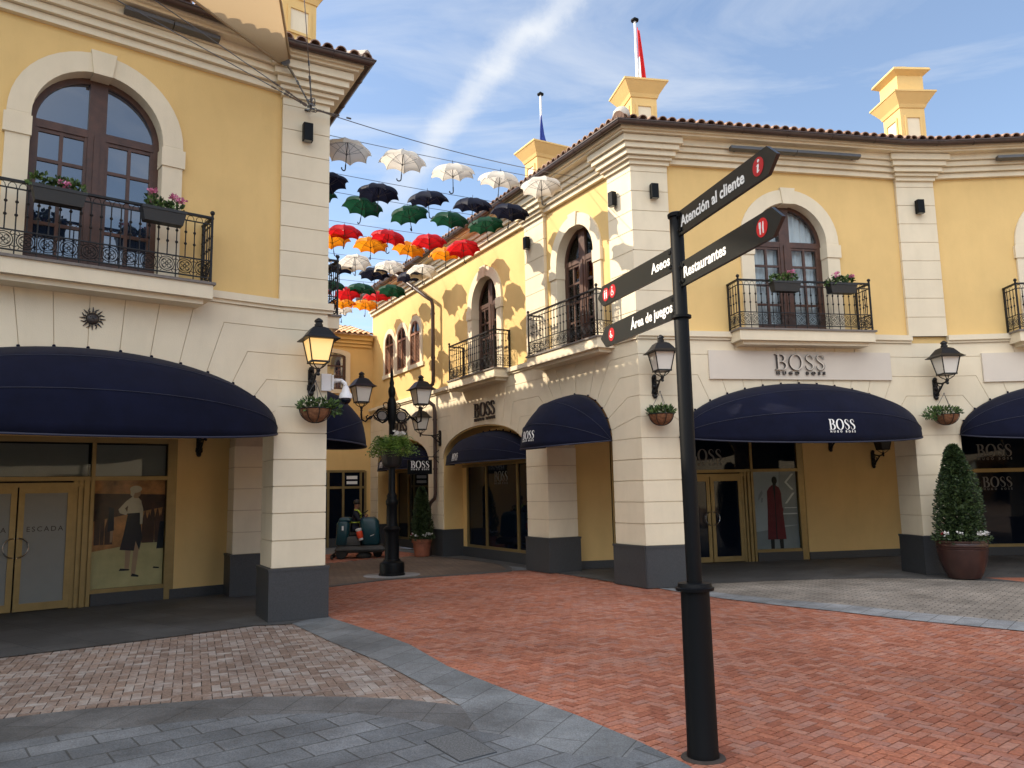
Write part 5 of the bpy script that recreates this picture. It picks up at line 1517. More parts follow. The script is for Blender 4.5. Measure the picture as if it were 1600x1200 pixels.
# driver: one skinned figure seated on the machine
def figure(W, label):
    r = thing('person', label, 'person', W)
    J = {'pel': ((-.16, 0, .80), .13), 'wst': ((-.15, 0, .94), .125), 'cst': ((-.12, 0, 1.16), .15), 'nck': ((-.10, 0, 1.33), .058), 'hd0': ((-.085, 0, 1.40), .075), 'hd1': ((-.075, 0, 1.49), .085), 'hd2': ((-.08, 0, 1.56), .06)}
    E = [('pel', 'wst'), ('wst', 'cst'), ('cst', 'nck'), ('nck', 'hd0'), ('hd0', 'hd1'), ('hd1', 'hd2')]
    for s, t in ((-1, 'r'), (1, 'l')):
        J.update({'sh'+t: ((-.12, s*.19, 1.25), .065), 'el'+t: ((.0, s*.25, 1.03), .048), 'wr'+t: ((.16, s*.15, 1.14), .034), 'hn'+t: ((.22, s*.12, 1.18), .036),
                  'hp'+t: ((-.12, s*.10, .78), .095), 'kn'+t: ((.17, s*.17, .80), .065), 'an'+t: ((.08, s*.19, .44), .045), 'ft'+t: ((.20, s*.19, .39), .04)})
        E += [('cst', 'sh'+t), ('sh'+t, 'el'+t), ('el'+t, 'wr'+t), ('wr'+t, 'hn'+t), ('pel', 'hp'+t), ('hp'+t, 'kn'+t), ('kn'+t, 'an'+t), ('an'+t, 'ft'+t)]
    ks = list(J); me = bpy.data.meshes.new('body'); me.from_pydata([J[k][0] for k in ks], [(ks.index(a), ks.index(b_)) for a, b_ in E], [])
    o = bpy.data.objects.new('body', me); COL.objects.link(o); place(o, r, W)
    o.modifiers.new('skin', 'SKIN')
    if not me.skin_vertices: 
        bm = bmesh.new(); bm.from_mesh(me); bm.verts.layers.skin.verify(); bm.to_mesh(me); bm.free()
    for i, k in enumerate(ks): 
        me.skin_vertices[0].data[i].radius = (J[k][1], J[k][1]); me.skin_vertices[0].data[i].use_root = (k == 'pel')
    sb = o.modifiers.new('smooth', 'SUBSURF'); sb.levels = 2; sb.render_levels = 2
    dg = bpy.context.evaluated_depsgraph_get(); ev = o.evaluated_get(dg); m2 = bpy.data.meshes.new_from_object(ev)
    o.modifiers.clear(); o.data = m2; m2.materials.clear()
    for m in (M['cloth'], M['skin']): m2.materials.append(m)
    for p in m2.polygons:
        c = p.center; p.material_index = 1 if (c.z > 1.325 or (c.x > .15 and c.z > 1.08)) else 0; p.use_smooth = True
    h = MB(); h.lathe([(.088, -.01), (.094, .03), (.086, .08), (.05, .115), (.005, .125)], 16, (-.088, 0, 1.495)); h.build('hair', M['hair'], r, W, smooth=True)
    f = MB(); f.tube([(.005, 0, 1.49), (.022, 0, 1.465), (.008, 0, 1.455)], .012, 6)
    f.build('nose', M['skin'], r, W, smooth=True)
    e = MB()
    for s in (-1, 1): e.ball((.0, s*.032, 1.50), .011, 6)
    e.build('eyes', M['hair'], r, W)
    v = MB()
    for s in (-1, 1): 
        v.tube([(-.14, s*.12, 1.325), (-.05, s*.12, 1.31), (.035, s*.09, 1.20), (.03, s*.06, 1.05), (-.01, s*.06, .95)], .022, 6)
    v.tube([(.005+.0, .14*math.cos(t), 1.0)if False else (-.15+.155*math.cos(t), .15*math.sin(t), .98) for t in [2*pi*k/20 for k in range(20)]], .016, 6, True)
    v.build('vest_bands', M['hivis'], r, W, smooth=True)
figure(W @ Matrix.Rotation(rad(-20), 4, 'Z') if False else W, 'person in dark clothes and yellow hi-vis straps seated on the scrubber')
Wc = W @ Matrix.Translation((.06, -.385, .50)) @ Matrix.Rotation(rad(-14), 4, 'Y')
t_ = thing('bottle', 'orange red bottle with white ends hanging at the scrubber footwell', 'bottle', Wc)
b = MB(); b.lathe([(.065, .06), (.085, .12), (.085, .24), (.075, .26)], 16); b.build('body', M['orange'], t_, Wc, smooth=True, auto=40)
b = MB(); b.lathe([(.05, 0), (.066, .02), (.066, .06)], 16); b.lathe([(.076, .26), (.09, .29), (.085, .33), (.04, .34)], 16); b.build('ends', M['white'], t_, Wc, smooth=True, auto=40)

# ================================================================== WINDOW POSTERS
pc = {k: mat('poster_'+k, c, .6, var=v, scale=s) for k, c, v, s in (('amber', (.55, .24, .08), .7, 2.5), ('floor', (.62, .50, .24), .15, 3), ('dark', (.085, .035, .02), .5, 5), ('blouse', (.70, .58, .42), .1, 6), ('skirt', (.012, .012, .022), .2, 6), ('skin', (.48, .29, .17), .08, 6), ('scarf', (.70, .58, .40), .1, 5), ('paper', (.44, .46, .47), .08, 1.2), ('coat', (.17, .014, .020), .25, 6), ('black', (.010, .009, .011), .2, 6), ('shade', (.26, .275, .28), .15, 2), ('reflection', (.72, .72, .70), .08, 2))}
def poster(F, y, x0, x1, z0, z1, label, shapes, back):
    W = sub(F, x0, y, z0); r = thing('window_poster', label, 'poster', W)
    w, h = x1-x0, z1-z0
    MB().box(0, w, 0, .012, 0, h).build('backing', back, r, W)
    for i, (nm, m, ps) in enumerate(shapes):
        b = MB()
        for P_ in ps: b.prism([(p[0]*w, p[1]*h) for p in P_], -.001-.0012*(i+1), 0)
        b.build(nm, m, r, W)
def ell(cx, cy, rx, ry, n=18): return [(cx+rx*math.cos(2*pi*k/n), cy+ry*math.sin(2*pi*k/n)) for k in range(n)]
rn = random.Random(6)
crowd = []
for x in (.06, .13, .20, .24, .72, .78, .83, .90, .95, .99):
    hgt = rn.uniform(.55, .72); s_ = rn.uniform(.022, .04); 
    crowd.append([(max(0, x-s_), .40), (min(1, x+s_), .40), (min(1, x+s_*1.1), hgt), (x, hgt+.10), (max(0, x-s_*1.1), hgt)])
poster(FLM, qL+.03, -2.79+1.12, -2.79+2.27, .27, 2.10, 'large poster of a woman in a pale blouse and dark skirt on a runway', [
    ('runway', pc['floor'], [[(0, 0), (1, 0), (1, .44), (.45, .38), (0, .34)]]),
    ('crowd', pc['dark'], crowd+[[(0, .62), (.5, .68), (1, .74), (1, .86), (0, .88)]]),
    ('legs', pc['skin'], [[(.46, .16), (.52, .16), (.54, .36), (.46, .36)], [(.55, .10), (.61, .10), (.66, .42), (.58, .42)], [(.24, .42), (.27, .42), (.28, .53), (.24, .53)]]),
    ('skirt', pc['skirt'], [[(.38, .345), (.58, .33), (.60, .42), (.655, .335), (.69, .45), (.64, .70), (.48, .70), (.43, .50)], [(.20, .52), (.29, .53), (.28, .74), (.21, .75)], [(.90, .34), (1, .34), (1, .60), (.94, .60)]]),
    ('blouse', pc['blouse'], [[(.46, .685), (.65, .69), (.66, .80), (.60, .845), (.53, .845), (.44, .80), (.34, .725), (.36, .69), (.45, .67), (.47, .69), (.43, .735), (.475, .76)], [(.655, .80), (.69, .72), (.685, .58), (.65, .58), (.645, .74)]]),
    ('shoes', pc['black'], [[(.38, .15), (.52, .148), (.53, .16), (.40, .172)], [(.55, .092), (.66, .082), (.66, .098), (.57, .118)], [(.86, .155), (.95, .15), (.95, .162), (.87, .17)]]),
    ('face', pc['skin'], [ell(.59, .875, .055, .038), [(.55, .83), (.61, .83), (.61, .86), (.55, .86)]]),
    ('headscarf', pc['scarf'], [ell(.575, .915, .085, .034), [(.50, .91), (.56, .88), (.54, .84), (.50, .86)]])], pc['amber'])
poster(FA, qA+.03, 3.09+1.12, 3.09+2.27, .27, 2.10, 'pale window poster of a figure in a long dark red coat', [
    ('shade', pc['shade'], [[(0, 0), (1, 0), (1, .30), (0, .22)], [(.52, .3), (1, .3), (1, 1), (.62, 1)]]),
    ('trousers', pc['black'], [[(.34, .0), (.42, .0), (.43, .2), (.34, .2)], [(.55, .0), (.63, .0), (.63, .2), (.53, .2)]]),
    ('coat', pc['coat'], [[(.28, .12), (.70, .12), (.66, .45), (.645, .62), (.64, .72), (.60, .79), (.52, .825), (.44, .825), (.37, .79), (.32, .745), (.31, .50)]]),
    ('lapel', pc['black'], [[(.46, .825), (.51, .83), (.50, .62), (.485, .60)], [(.47, .12), (.495, .12), (.50, .6), (.485, .6)]]),
    ('head', pc['black'], [ell(.50, .885, .06, .052), [(.46, .82), (.53, .82), (.53, .86), (.46, .86)]]),
    ('sketch', pc['shade'], [[(.10, .62), (.16, .66), (.22, .72), (.20, .76), (.13, .70)], [(.17, .60), (.20, .60), (.22, .66), (.18, .66)]]),
    ('gloves', pc['coat'], [ell(.62, .50, .05, .04)]),
    ('neon_reflection', pc['reflection'], [[(.90, .97), (.95, .97), (.78, .86), (.73, .86)], [(.73, .86), (.78, .86), (.93, .76), (.88, .76)], [(.90, .72), (.95, .72), (.76, .58), (.71, .58)], [(.70, .52), (.98, .52), (.98, .53), (.70, .53)], [(.66, .44), (.98, .44), (.98, .455), (.66, .455)]])], pc['paper'])  # pale zigzags paint neon tube reflections onto the poster
bl = MB(); q = qL+.02
bl.box(-2.79-1.0, -2.79+1.0, q, q+.01, 2.18, 2.72).build('roller_blind', M['blind'], sfL, FLM)
MB().box(-2.79+1.12, -2.79+2.26, q, q+.01, 2.18, 2.72).build('roller_blind', M['blind'], sfL, FLM)

# ================================================================== GROUND
def inpoly(x, y, P):
    c = False; j = len(P)-1
    for i in range(len(P)):
        if (P[i][1] > y) != (P[j][1] > y) and x < (P[j][0]-P[i][0])*(y-P[i][1])/(P[j][1]-P[i][1])+P[i][0]: c = not c
        j = i
    return c
def sheet(name, poly, z, m, th=.0):
    tri = tessellate_polygon([[Vector((p[0], p[1], 0)) for p in poly]])
    v = [(p[0], p[1], z) for p in poly]; b = MB()
    f = []
    for t in tri:
        q = [poly[i] for i in t]; ar = (q[1][0]-q[0][0])*(q[2][1]-q[0][1])-(q[2][0]-q[0][0])*(q[1][1]-q[0][1])
        f.append(tuple(t) if ar > 0 else tuple(t)[::-1])
    b.add(v, f); return structure(b.build(name, m))
def paver_mat(name, c1, c2, w, h, mort, rot, offs=.5, msize=.012, bump=.4):
    m = bpy.data.materials.new(name); m.use_nodes = True; nt = m.node_tree; N = nt.nodes; L = nt.links; b = N['Principled BSDF']
    tc = N.new('ShaderNodeTexCoord'); mp = N.new('ShaderNodeMapping'); mp.inputs['Rotation'].default_value = (0, 0, rot)
    L.new(tc.outputs['Object'], mp.inputs['Vector'])
    br = N.new('ShaderNodeTexBrick'); br.inputs['Scale'].default_value = 1; br.inputs['Brick Width'].default_value = w; br.inputs['Row Height'].default_value = h
    br.inputs['Mortar Size'].default_value = msize; br.inputs['Mortar Smooth'].default_value = .4; br.offset = offs; br.inputs['Bias'].default_value = 0
    br.inputs['Color1'].default_value = (*c1, 1); br.inputs['Color2'].default_value = (*c2, 1); br.inputs['Mortar'].default_value = (*mort, 1)
    L.new(mp.outputs[0], br.inputs['Vector'])
    nz = N.new('ShaderNodeTexNoise'); nz.inputs['Scale'].default_value = 1.3; nz.inputs['Detail'].default_value = 9; nz.inputs['Roughness'].default_value = .7
    L.new(tc.outputs['Object'], nz.inputs['Vector'])
    rp = N.new('ShaderNodeValToRGB'); rp.color_ramp.elements[0].position = .33; rp.color_ramp.elements[1].position = .7
    rp.color_ramp.elements[0].color = (.55, .55, .55, 1); rp.color_ramp.elements[1].color = (1.3, 1.3, 1.3, 1)
    L.new(nz.outputs['Fac'], rp.inputs['Fac'])
    mx = N.new('ShaderNodeMixRGB'); mx.blend_type = 'MULTIPLY'; mx.inputs['Fac'].default_value = 1
    L.new(br.outputs['Color'], mx.inputs[1]); L.new(rp.outputs['Color'], mx.inputs[2])
    n3 = N.new('ShaderNodeTexNoise'); n3.inputs['Scale'].default_value = 90; n3.inputs['Detail'].default_value = 3
    L.new(tc.outputs['Object'], n3.inputs['Vector'])
    r3 = N.new('ShaderNodeValToRGB'); r3.color_ramp.elements[0].color = (.72, .72, .72, 1); r3.color_ramp.elements[1].color = (1.22, 1.22, 1.22, 1); r3.color_ramp.elements[0].position = .35; r3.color_ramp.elements[1].position = .65
    L.new(n3.outputs['Fac'], r3.inputs['Fac'])
    m2 = N.new('ShaderNodeMixRGB'); m2.blend_type = 'MULTIPLY'; m2.inputs['Fac'].default_value = 1
    L.new(mx.outputs[0], m2.inputs[1]); L.new(r3.outputs['Color'], m2.inputs[2])
    vo = N.new('ShaderNodeTexVoronoi'); vo.inputs['Scale'].default_value = 1.7; vo.inputs['Randomness'].default_value = 1.; L.new(tc.outputs['Object'], vo.inputs['Vector'])
    vr = N.new('ShaderNodeMapRange'); vr.inputs['From Min'].default_value = .035; vr.inputs['From Max'].default_value = .06; vr.inputs['To Min'].default_value = .62; L.new(vo.outputs['Distance'], vr.inputs['Value'])
    nb = N.new('ShaderNodeTexNoise'); nb.inputs['Scale'].default_value = .23; nb.inputs['Detail'].default_value = 5; L.new(tc.outputs['Object'], nb.inputs['Vector'])
    rb_ = N.new('ShaderNodeMapRange'); rb_.inputs['From Min'].default_value = .38; rb_.inputs['From Max'].default_value = .62; rb_.inputs['To Min'].default_value = .80; rb_.inputs['To Max'].default_value = 1.1; L.new(nb.outputs['Fac'], rb_.inputs['Value'])
    pr_ = N.new('ShaderNodeMath'); pr_.operation = 'MULTIPLY'; L.new(vr.outputs[0], pr_.inputs[0]); L.new(rb_.outputs[0], pr_.inputs[1])
    ms_ = N.new('ShaderNodeMixRGB'); ms_.blend_type = 'MULTIPLY'; ms_.inputs['Fac'].default_value = 1; L.new(m2.outputs[0], ms_.inputs[1]); L.new(pr_.outputs[0], ms_.inputs[2]); L.new(ms_.outputs[0], b.inputs['Base Color'])
    rr = N.new('ShaderNodeMapRange'); rr.inputs['To Min'].default_value = .5; rr.inputs['To Max'].default_value = .85; L.new(nz.outputs['Fac'], rr.inputs['Value']); L.new(rr.outputs[0], b.inputs['Roughness'])
    ad = N.new('ShaderNodeMath'); ad.operation = 'MULTIPLY_ADD'; ad.inputs[1].default_value = -1.; L.new(br.outputs['Fac'], ad.inputs[0])
    ms = N.new('ShaderNodeMath'); ms.operation = 'MULTIPLY'; ms.inputs[1].default_value = .5; L.new(n3.outputs['Fac'], ms.inputs[0]); L.new(ms.outputs[0], ad.inputs[2])
    bp = N.new('ShaderNodeBump'); bp.inputs['Strength'].default_value = bump; bp.inputs['Distance'].default_value = .006
    L.new(ad.outputs[0], bp.inputs['Height']); L.new(bp.outputs['Normal'], b.inputs['Normal'])
    return m
M['slab'] = paver_mat('grey_stone_slabs', (.122, .136, .150), (.18, .196, .212), .44, .27, (.075, .078, .08), rad(-38), .5, .009, .6)
M['band'] = paver_mat('grey_stone_band', (.165, .18, .19), (.21, .225, .236), .75, .33, (.06, .06, .06), rad(-66), .5, .005)
M['arcfloor'] = paver_mat('dark_arcade_paving', (.085, .085, .085), (.11, .11, .108), .6, .6, (.04, .04, .04), rad(38), .5, .006)
M['alleypave'] = paver_mat('brown_alley_paving', (.20, .15, .11), (.16, .12, .09), .22, .11, (.07, .05, .04), rad(30), .5, .01)
M['greyband'] = paver_mat('pale_grey_band', (.25, .26, .27), (.30, .31, .32), .6, .3, (.1, .1, .1), rad(-50), .5, .006)
def brick_mat(name, cols, rough=.75, blot=.5, white=.0):
    m = bpy.data.materials.new(name); m.use_nodes = True; nt = m.node_tree; N = nt.nodes; L = nt.links; b = N['Principled BSDF']; b.inputs['Roughness'].default_value = rough
    b.inputs['Specular IOR Level'].default_value = .35
    g = N.new('ShaderNodeNewGeometry'); tc = N.new('ShaderNodeTexCoord')
    rp = N.new('ShaderNodeValToRGB'); e = rp.color_ramp.elements
    e[0].position = 0; e[0].color = (*cols[0], 1); e[1].position = 1; e[1].color = (*cols[-1], 1)
    for i, c in enumerate(cols[1:-1]):
        q = e.new((i+1)/(len(cols)-1)); q.color = (*c, 1)
    L.new(g.outputs['Random Per Island'], rp.inputs['Fac'])
    nz = N.new('ShaderNodeTexNoise'); nz.inputs['Scale'].default_value = .55; nz.inputs['Detail'].default_value = 8; nz.inputs['Roughness'].default_value = .68; L.new(tc.outputs['Object'], nz.inputs['Vector'])
    r2 = N.new('ShaderNodeValToRGB'); r2.color_ramp.elements[0].position = .35; r2.color_ramp.elements[1].position = .68
    r2.color_ramp.elements[0].color = (1-blot, 1-blot, 1-blot*.9, 1); r2.color_ramp.elements[1].color = (1+blot*.4,)*3+(1,)
    L.new(nz.outputs['Fac'], r2.inputs['Fac'])
    mx = N.new('ShaderNodeMixRGB'); mx.blend_type = 'MULTIPLY'; mx.inputs['Fac'].default_value = 1; L.new(rp.outputs['Color'], mx.inputs[1]); L.new(r2.outputs['Color'], mx.inputs[2])
    n3 = N.new('ShaderNodeTexNoise'); n3.inputs['Scale'].default_value = 45; n3.inputs['Detail'].default_value = 5; L.new(tc.outputs['Object'], n3.inputs['Vector'])
    r3 = N.new('ShaderNodeValToRGB'); r3.color_ramp.elements[0].color = (.7, .7, .7, 1); r3.color_ramp.elements[1].color = (1.22, 1.2, 1.18, 1); r3.color_ramp.elements[0].position = .3; r3.color_ramp.elements[1].position = .7
    L.new(n3.outputs['Fac'], r3.inputs['Fac'])
    m2 = N.new('ShaderNodeMixRGB'); m2.blend_type = 'MULTIPLY'; m2.inputs['Fac'].default_value = 1; L.new(mx.outputs[0], m2.inputs[1]); L.new(r3.outputs['Color'], m2.inputs[2])
    out = m2.outputs[0]
    if white:
        n4 = N.new('ShaderNodeTexNoise'); n4.inputs['Scale'].default_value = 3.2; n4.inputs['Detail'].default_value = 10; n4.inputs['Roughness'].default_value = .75; L.new(tc.outputs['Object'], n4.inputs['Vector'])
        ad = N.new('ShaderNodeMath'); ad.operation = 'MULTIPLY_ADD'; ad.inputs[1].default_value = .30; L.new(g.outputs['Random Per Island'], ad.inputs[0]); L.new(n4.outputs['Fac'], ad.inputs[2])
        r4 = N.new('ShaderNodeValToRGB'); r4.color_ramp.elements[0].position = .60; r4.color_ramp.elements[1].position = .98; r4.color_ramp.elements[1].color = (white,)*3+(1,); L.new(ad.outputs[0], r4.inputs['Fac'])
        m3 = N.new('ShaderNodeMixRGB'); m3.inputs[2].default_value = (.46, .44, .42, 1); L.new(r4.outputs['Color'], m3.inputs['Fac']); L.new(out, m3.inputs[1]); out = m3.outputs[0]
    vo = N.new('ShaderNodeTexVoronoi'); vo.inputs['Scale'].default_value = 1.7; vo.inputs['Randomness'].default_value = 1.; L.new(tc.outputs['Object'], vo.inputs['Vector'])
    vr = N.new('ShaderNodeMapRange'); vr.inputs['From Min'].default_value = .035; vr.inputs['From Max'].default_value = .06; vr.inputs['To Min'].default_value = .62; L.new(vo.outputs['Distance'], vr.inputs['Value'])
    nb = N.new('ShaderNodeTexNoise'); nb.inputs['Scale'].default_value = .23; nb.inputs['Detail'].default_value = 5; L.new(tc.outputs['Object'], nb.inputs['Vector'])
    rb_ = N.new('ShaderNodeMapRange'); rb_.inputs['From Min'].default_value = .38; rb_.inputs['From Max'].default_value = .62; rb_.inputs['To Min'].default_value = .80; rb_.inputs['To Max'].default_value = 1.1; L.new(nb.outputs['Fac'], rb_.inputs['Value'])
    pr_ = N.new('ShaderNodeMath'); pr_.operation = 'MULTIPLY'; L.new(vr.outputs[0], pr_.inputs[0]); L.new(rb_.outputs[0], pr_.inputs[1])
    ms_ = N.new('ShaderNodeMixRGB'); ms_.blend_type = 'MULTIPLY'; ms_.inputs['Fac'].default_value = 1; L.new(out, ms_.inputs[1]); L.new(pr_.outputs[0], ms_.inputs[2]); L.new(ms_.outputs[0], b.inputs['Base Color'])
    bp = N.new('ShaderNodeBump'); bp.inputs['Strength'].default_value = .5; bp.inputs['Distance'].default_value = .004; L.new(n3.outputs['Fac'], bp.inputs['Height']); L.new(bp.outputs['Normal'], b.inputs['Normal'])
    return m
M['redbrick'] = brick_mat('red_paving_brick', [(.31, .106, .062), (.41, .146, .084), (.45, .172, .10), (.39, .144, .088), (.47, .205, .13), (.35, .128, .082)], .8, .22, .22)
M['buffbrick'] = brick_mat('buff_paving_brick', [(.25, .18, .14), (.29, .21, .165), (.31, .23, .185), (.27, .195, .155), (.34, .265, .215)], .85, .35, .75)

def herring(name, poly, z, m, w, rot, org, seed=1, gap=.0055):
    rn = random.Random(seed); b = MB(); xs = [p[0] for p in poly]; ys = [p[1] for p in poly]
    cx, cy = org; R = max(max(xs)-min(xs), max(ys)-min(ys)); n = int(R/w*1.05)
    c, s = math.cos(rot), math.sin(rot)
    for i in range(-n, n):
        for j in range(-n, n):
            k = (i-j) % 4
            if k == 0: x0, y0, x1, y1 = i, j, i+2, j+1
            elif k == 3: x0, y0, x1, y1 = i, j, i+1, j+2
            else: continue
            mx, my = (x0+x1)/2*w, (y0+y1)/2*w; X, Y = cx+mx*c-my*s, cy+mx*s+my*c
            if not inpoly(X, Y, poly): continue
            hw, hh = (x1-x0)/2*w-gap/2, (y1-y0)/2*w-gap/2; t = rn.uniform(-.006, .006); dz = rn.uniform(-.0015, .0015); v = []
            tx, ty = rn.uniform(-.012, .012), rn.uniform(-.012, .012)
            for (a, q) in ((-hw, -hh), (hw, -hh), (hw, hh), (-hw, hh)):
                a2, q2 = a-q*t, q+a*t
                v.append((cx+(mx+a2)*c-(my+q2)*s, cy+(mx+a2)*s+(my+q2)*c, z+dz+a*tx*.4+q*ty*.4))
            lo = [(p[0], p[1], p[2]-.012) for p in v]
            b.add(v+lo, [(0, 1, 2, 3), (0, 4, 5, 1), (1, 5, 6, 2), (2, 6, 7, 3), (3, 7, 4, 0)])
    return structure(b.build(name, m))
GZ = -.02
M['farpave'] = paver_mat('plaza_paving', (.40, .30, .23), (.34, .24, .18), .4, .2, (.2, .16, .13), rad(20), .5, .008)
sheet('ground', [(-120, -90), (120, -90), (120, 160), (-120, 160)], -.05, M['farpave'])
sheet('brick_bedding', [(-16, 1), (16, 1), (16, 26), (-16, 26)], -.034, M['grout'])
brick_edge = [(-2.72, 11.86), (-1.92, 10.71), (-1.29, 9.73), (-.73, 8.5), (-.06, 7.4), (.46, 6.63), (.86, 5.92), (1.10, 5.42), (1.30, 4.6), (1.45, 3.4), (1.5, 1.5)]
right_edge = [(2.75, 14.05), (3.3, 13.05), (3.9, 12.25), (4.56, 11.5), (5.2, 10.65), (6.08, 9.75), (7.4, 8.6), (9.5, 7.3), (13, 6)]
far_edge = [(-3.75, 15.75), (-2.76, 16.84), (-2.0, 17.18), (-1.2, 17.54), (-.3, 17.95)]
inner_edge = [(-.16, 18.05), (.36, 18.1), (2.0, 14.95), (2.45, 14.4)]
red = brick_edge[::-1]+[(-2.8, 12.1), (-3.9, 14.2)]+far_edge+inner_edge+right_edge+[(13, 1.5)]
grow = inset(red, -.20)
herring('brick_plaza', grow, GZ+.006, M['redbrick'], .086, rad(40), (2, 10), 1, .0105)
# grey band between the red bricks and the buff bricks, and the slab field in front
beige = [(-3.19, 11.35), (-2.79, 10.81), (-2.26, 9.95), (-1.51, 8.83), (-.99, 7.91), (-.49, 6.97), (-.95, 7.19), (-1.43, 7.33), (-1.9, 7.39), (-2.37, 7.41), (-2.75, 7.35), (-3.26, 7.22), (-3.77, 7.11), (-4.07, 6.98), (-4.31, 6.85), (-5.4, 6.2), (-7.5, 4.6), (-9.0, 6.0), (-8.0, 7.6), (-5.99, 9.40), (-5.47, 9.80), (-4.9, 10.22), (-4.3, 10.73), (-3.65, 11.30)]
bg = inset(beige, -.18)
herring('buff_brick_paving', bg, GZ+.006, M['buffbrick'], .086, rad(22), (-3, 8), 2, .008)
inner_band = [(-3.13, 11.37), (-2.79, 10.81), (-2.26, 9.95), (-1.51, 8.83), (-.99, 7.91), (-.49, 6.97)]
sheet('stone_band', [p for p in brick_edge[:7]]+[(.72, 5.6), (.38, 5.65), (-.05, 6.1), (-.30, 6.24)]+inner_band[::-1]+[(-3.3, 11.6), (-2.8, 12.05)], GZ+.016, M['band'])
arc_top = [(-.49, 6.97), (-.95, 7.19), (-1.43, 7.33), (-1.9, 7.39), (-2.37, 7.41), (-2.75, 7.35), (-3.26, 7.22), (-3.77, 7.11), (-4.07, 6.98), (-4.31, 6.85), (-5.4, 6.2), (-7.5, 4.6)]
arc_bot = [(-7.0, 4.0), (-5.0, 5.55), (-3.9, 6.2), (-3.4, 6.43), (-2.65, 6.69), (-2.03, 6.83), (-1.33, 6.81), (-.76, 6.52), (-.30, 6.24)]
M['arcband'] = paver_mat('dark_stone_band', (.115, .118, .12), (.15, .152, .155), .42, .60, (.06, .06, .06), rad(8), 0., .005)
sheet('curved_stone_band', arc_top+arc_bot, GZ+.016, M['arcband'])
sheet('stone_paving', [(-7.0, 4.0), (-5.0, 5.55), (-3.9, 6.2), (-3.4, 6.43), (-2.65, 6.69), (-2.03, 6.83), (-1.33, 6.81), (-.76, 6.52), (-.30, 6.24), (-.05, 6.1), (.38, 5.65), (.72, 5.6), (.86, 5.92), (1.10, 5.42), (1.30, 4.6), (1.45, 3.4), (1.5, -8), (-14, -8), (-14, 4)][::-1], GZ+.016, M['slab'])
# right side: grey band, buff paving, arcade floor
band_up = [(3.1, 14.35), (3.55, 13.55), (4.2, 12.75), (4.95, 12.05), (5.6, 11.2), (6.5, 10.3), (7.8, 9.15), (9.9, 7.85), (13.4, 6.6)]
sheet('pale_stone_band', right_edge+band_up[::-1]+[(2.55, 14.5)], GZ+.016, M['greyband'])
M['buffpave'] = paver_mat('buff_paving', (.34, .30, .255), (.28, .25, .215), .20, .10, (.12, .10, .085), rad(40), .5, .010)
buff_up = [(3.19, 14.9), (4.76, 15.2), (6.0, 15.32), (7.0, 15.28), (7.94, 14.9), (9.0, 14.2), (13.5, 13)]
sheet('buff_paving', band_up+[(13.5, 6.6)]+buff_up[::-1], GZ+.015, M['buffpave'])
sheet('arcade_floor', buff_up+[(13.5, 20), (3, 24), (-3, 24), (.46, 18.2), (2.2, 14.9), (2.36, 14.55), (3.0, 14.45)], GZ+.018, M['arcfloor'])
sheet('side_brick_paving', [(8.7, 15.0), (12, 14.4), (12, 12.6), (9.9, 13.3), (9.0, 14.2)], GZ+.019, M['redbrick'])
# left arcade floor
sheet('left_arcade_floor', [(-2.9, 12.0), (-3.19, 11.38), (-3.65, 11.32), (-4.3, 10.75), (-4.9, 10.24), (-5.47, 9.82), (-5.99, 9.42), (-8.0, 7.6), (-9.0, 6.0), (-14, 4), (-18, 10), (-8, 22), (-4, 16)][::-1], GZ+.0175, M['arcfloor'])
# alley
kerb = [(-.16, 18.05), (-.16, 18.59), (-.32, 19.57), (-.75, 20.52), (-1.46, 21.45), (-2.04, 22.19), (-2.5, 22.75), (-3.02, 23.1), (-3.8, 22.2), (-4.84, 20.91), (-5.6, 20.2), (-6.4, 19.6)]
sheet('alley_paving', far_edge+kerb+[(-4.0, 14.3)], GZ+.016, M['alleypave'])
M['kerb'] = mat('dark_kerb_stone', (.07, .068, .066), .6, var=.25, scale=12, bump=.2)
kb = MB(); 
def strip(pts, w, z0, z1):
    n = len(pts); L_, R_ = [], []
    for i, p in enumerate(pts):
        a = Vector(pts[max(0, i-1)]); b = Vector(pts[min(n-1, i+1)]); d = (b-a).normalized(); q = Vector((-d.y, d.x)); L_.append(Vector(p)+q*w); R_.append(Vector(p)-q*w)
    for i in range(n-1):
        v = [(L_[i].x, L_[i].y, z0), (L_[i+1].x, L_[i+1].y, z0), (R_[i+1].x, R_[i+1].y, z0), (R_[i].x, R_[i].y, z0)]
        kb.add(v+[(p[0], p[1], z1) for p in v], [(3, 2, 1, 0), (4, 5, 6, 7), (0, 1, 5, 4), (1, 2, 6, 5), (2, 3, 7, 6), (3, 0, 4, 7)])
strip(kerb[:8], .07, -.03, .006); strip([(-3.75, 15.75)]+far_edge[1:]+[(-.16, 18.05)], .10, -.03, .003)
structure(kb.build('kerb', M['kerb']))
sheet('alley_side_paving', [(-.16, 18.05), (.40, 18.15), (.2, 18.9), (-5.6, 29.2), (-14, 25), (-12, 17), (-6.4, 19.6), (-5.6, 20.2), (-4.84, 20.91), (-3.8, 22.2), (-3.02, 23.1), (-2.5, 22.75), (-2.04, 22.19), (-1.46, 21.45), (-.75, 20.52), (-.32, 19.57), (-.16, 18.59)], GZ+.0165, M['band'])
herring('alley_brick_paving', [(-7.5, 20.5), (-4.84, 20.95), (-3.8, 22.25), (-2.6, 22.9), (-3.6, 24.6), (-8.5, 23)], GZ+.022, M['redbrick'], .098, rad(30), (-5, 22), 4)
b = MB(); b.lathe([(.62, -.02), (.62, -.001), (.01, 0)], 40, (-2.72, 17.66, 0)); structure(b.build('lamp_plinth_paving', M['greyband']))
W = Matrix.Translation((-.42, 5.9, 0)); r = thing('drain_cover', 'rough square stone drain cover set in the grey paving', 'drain cover', W)
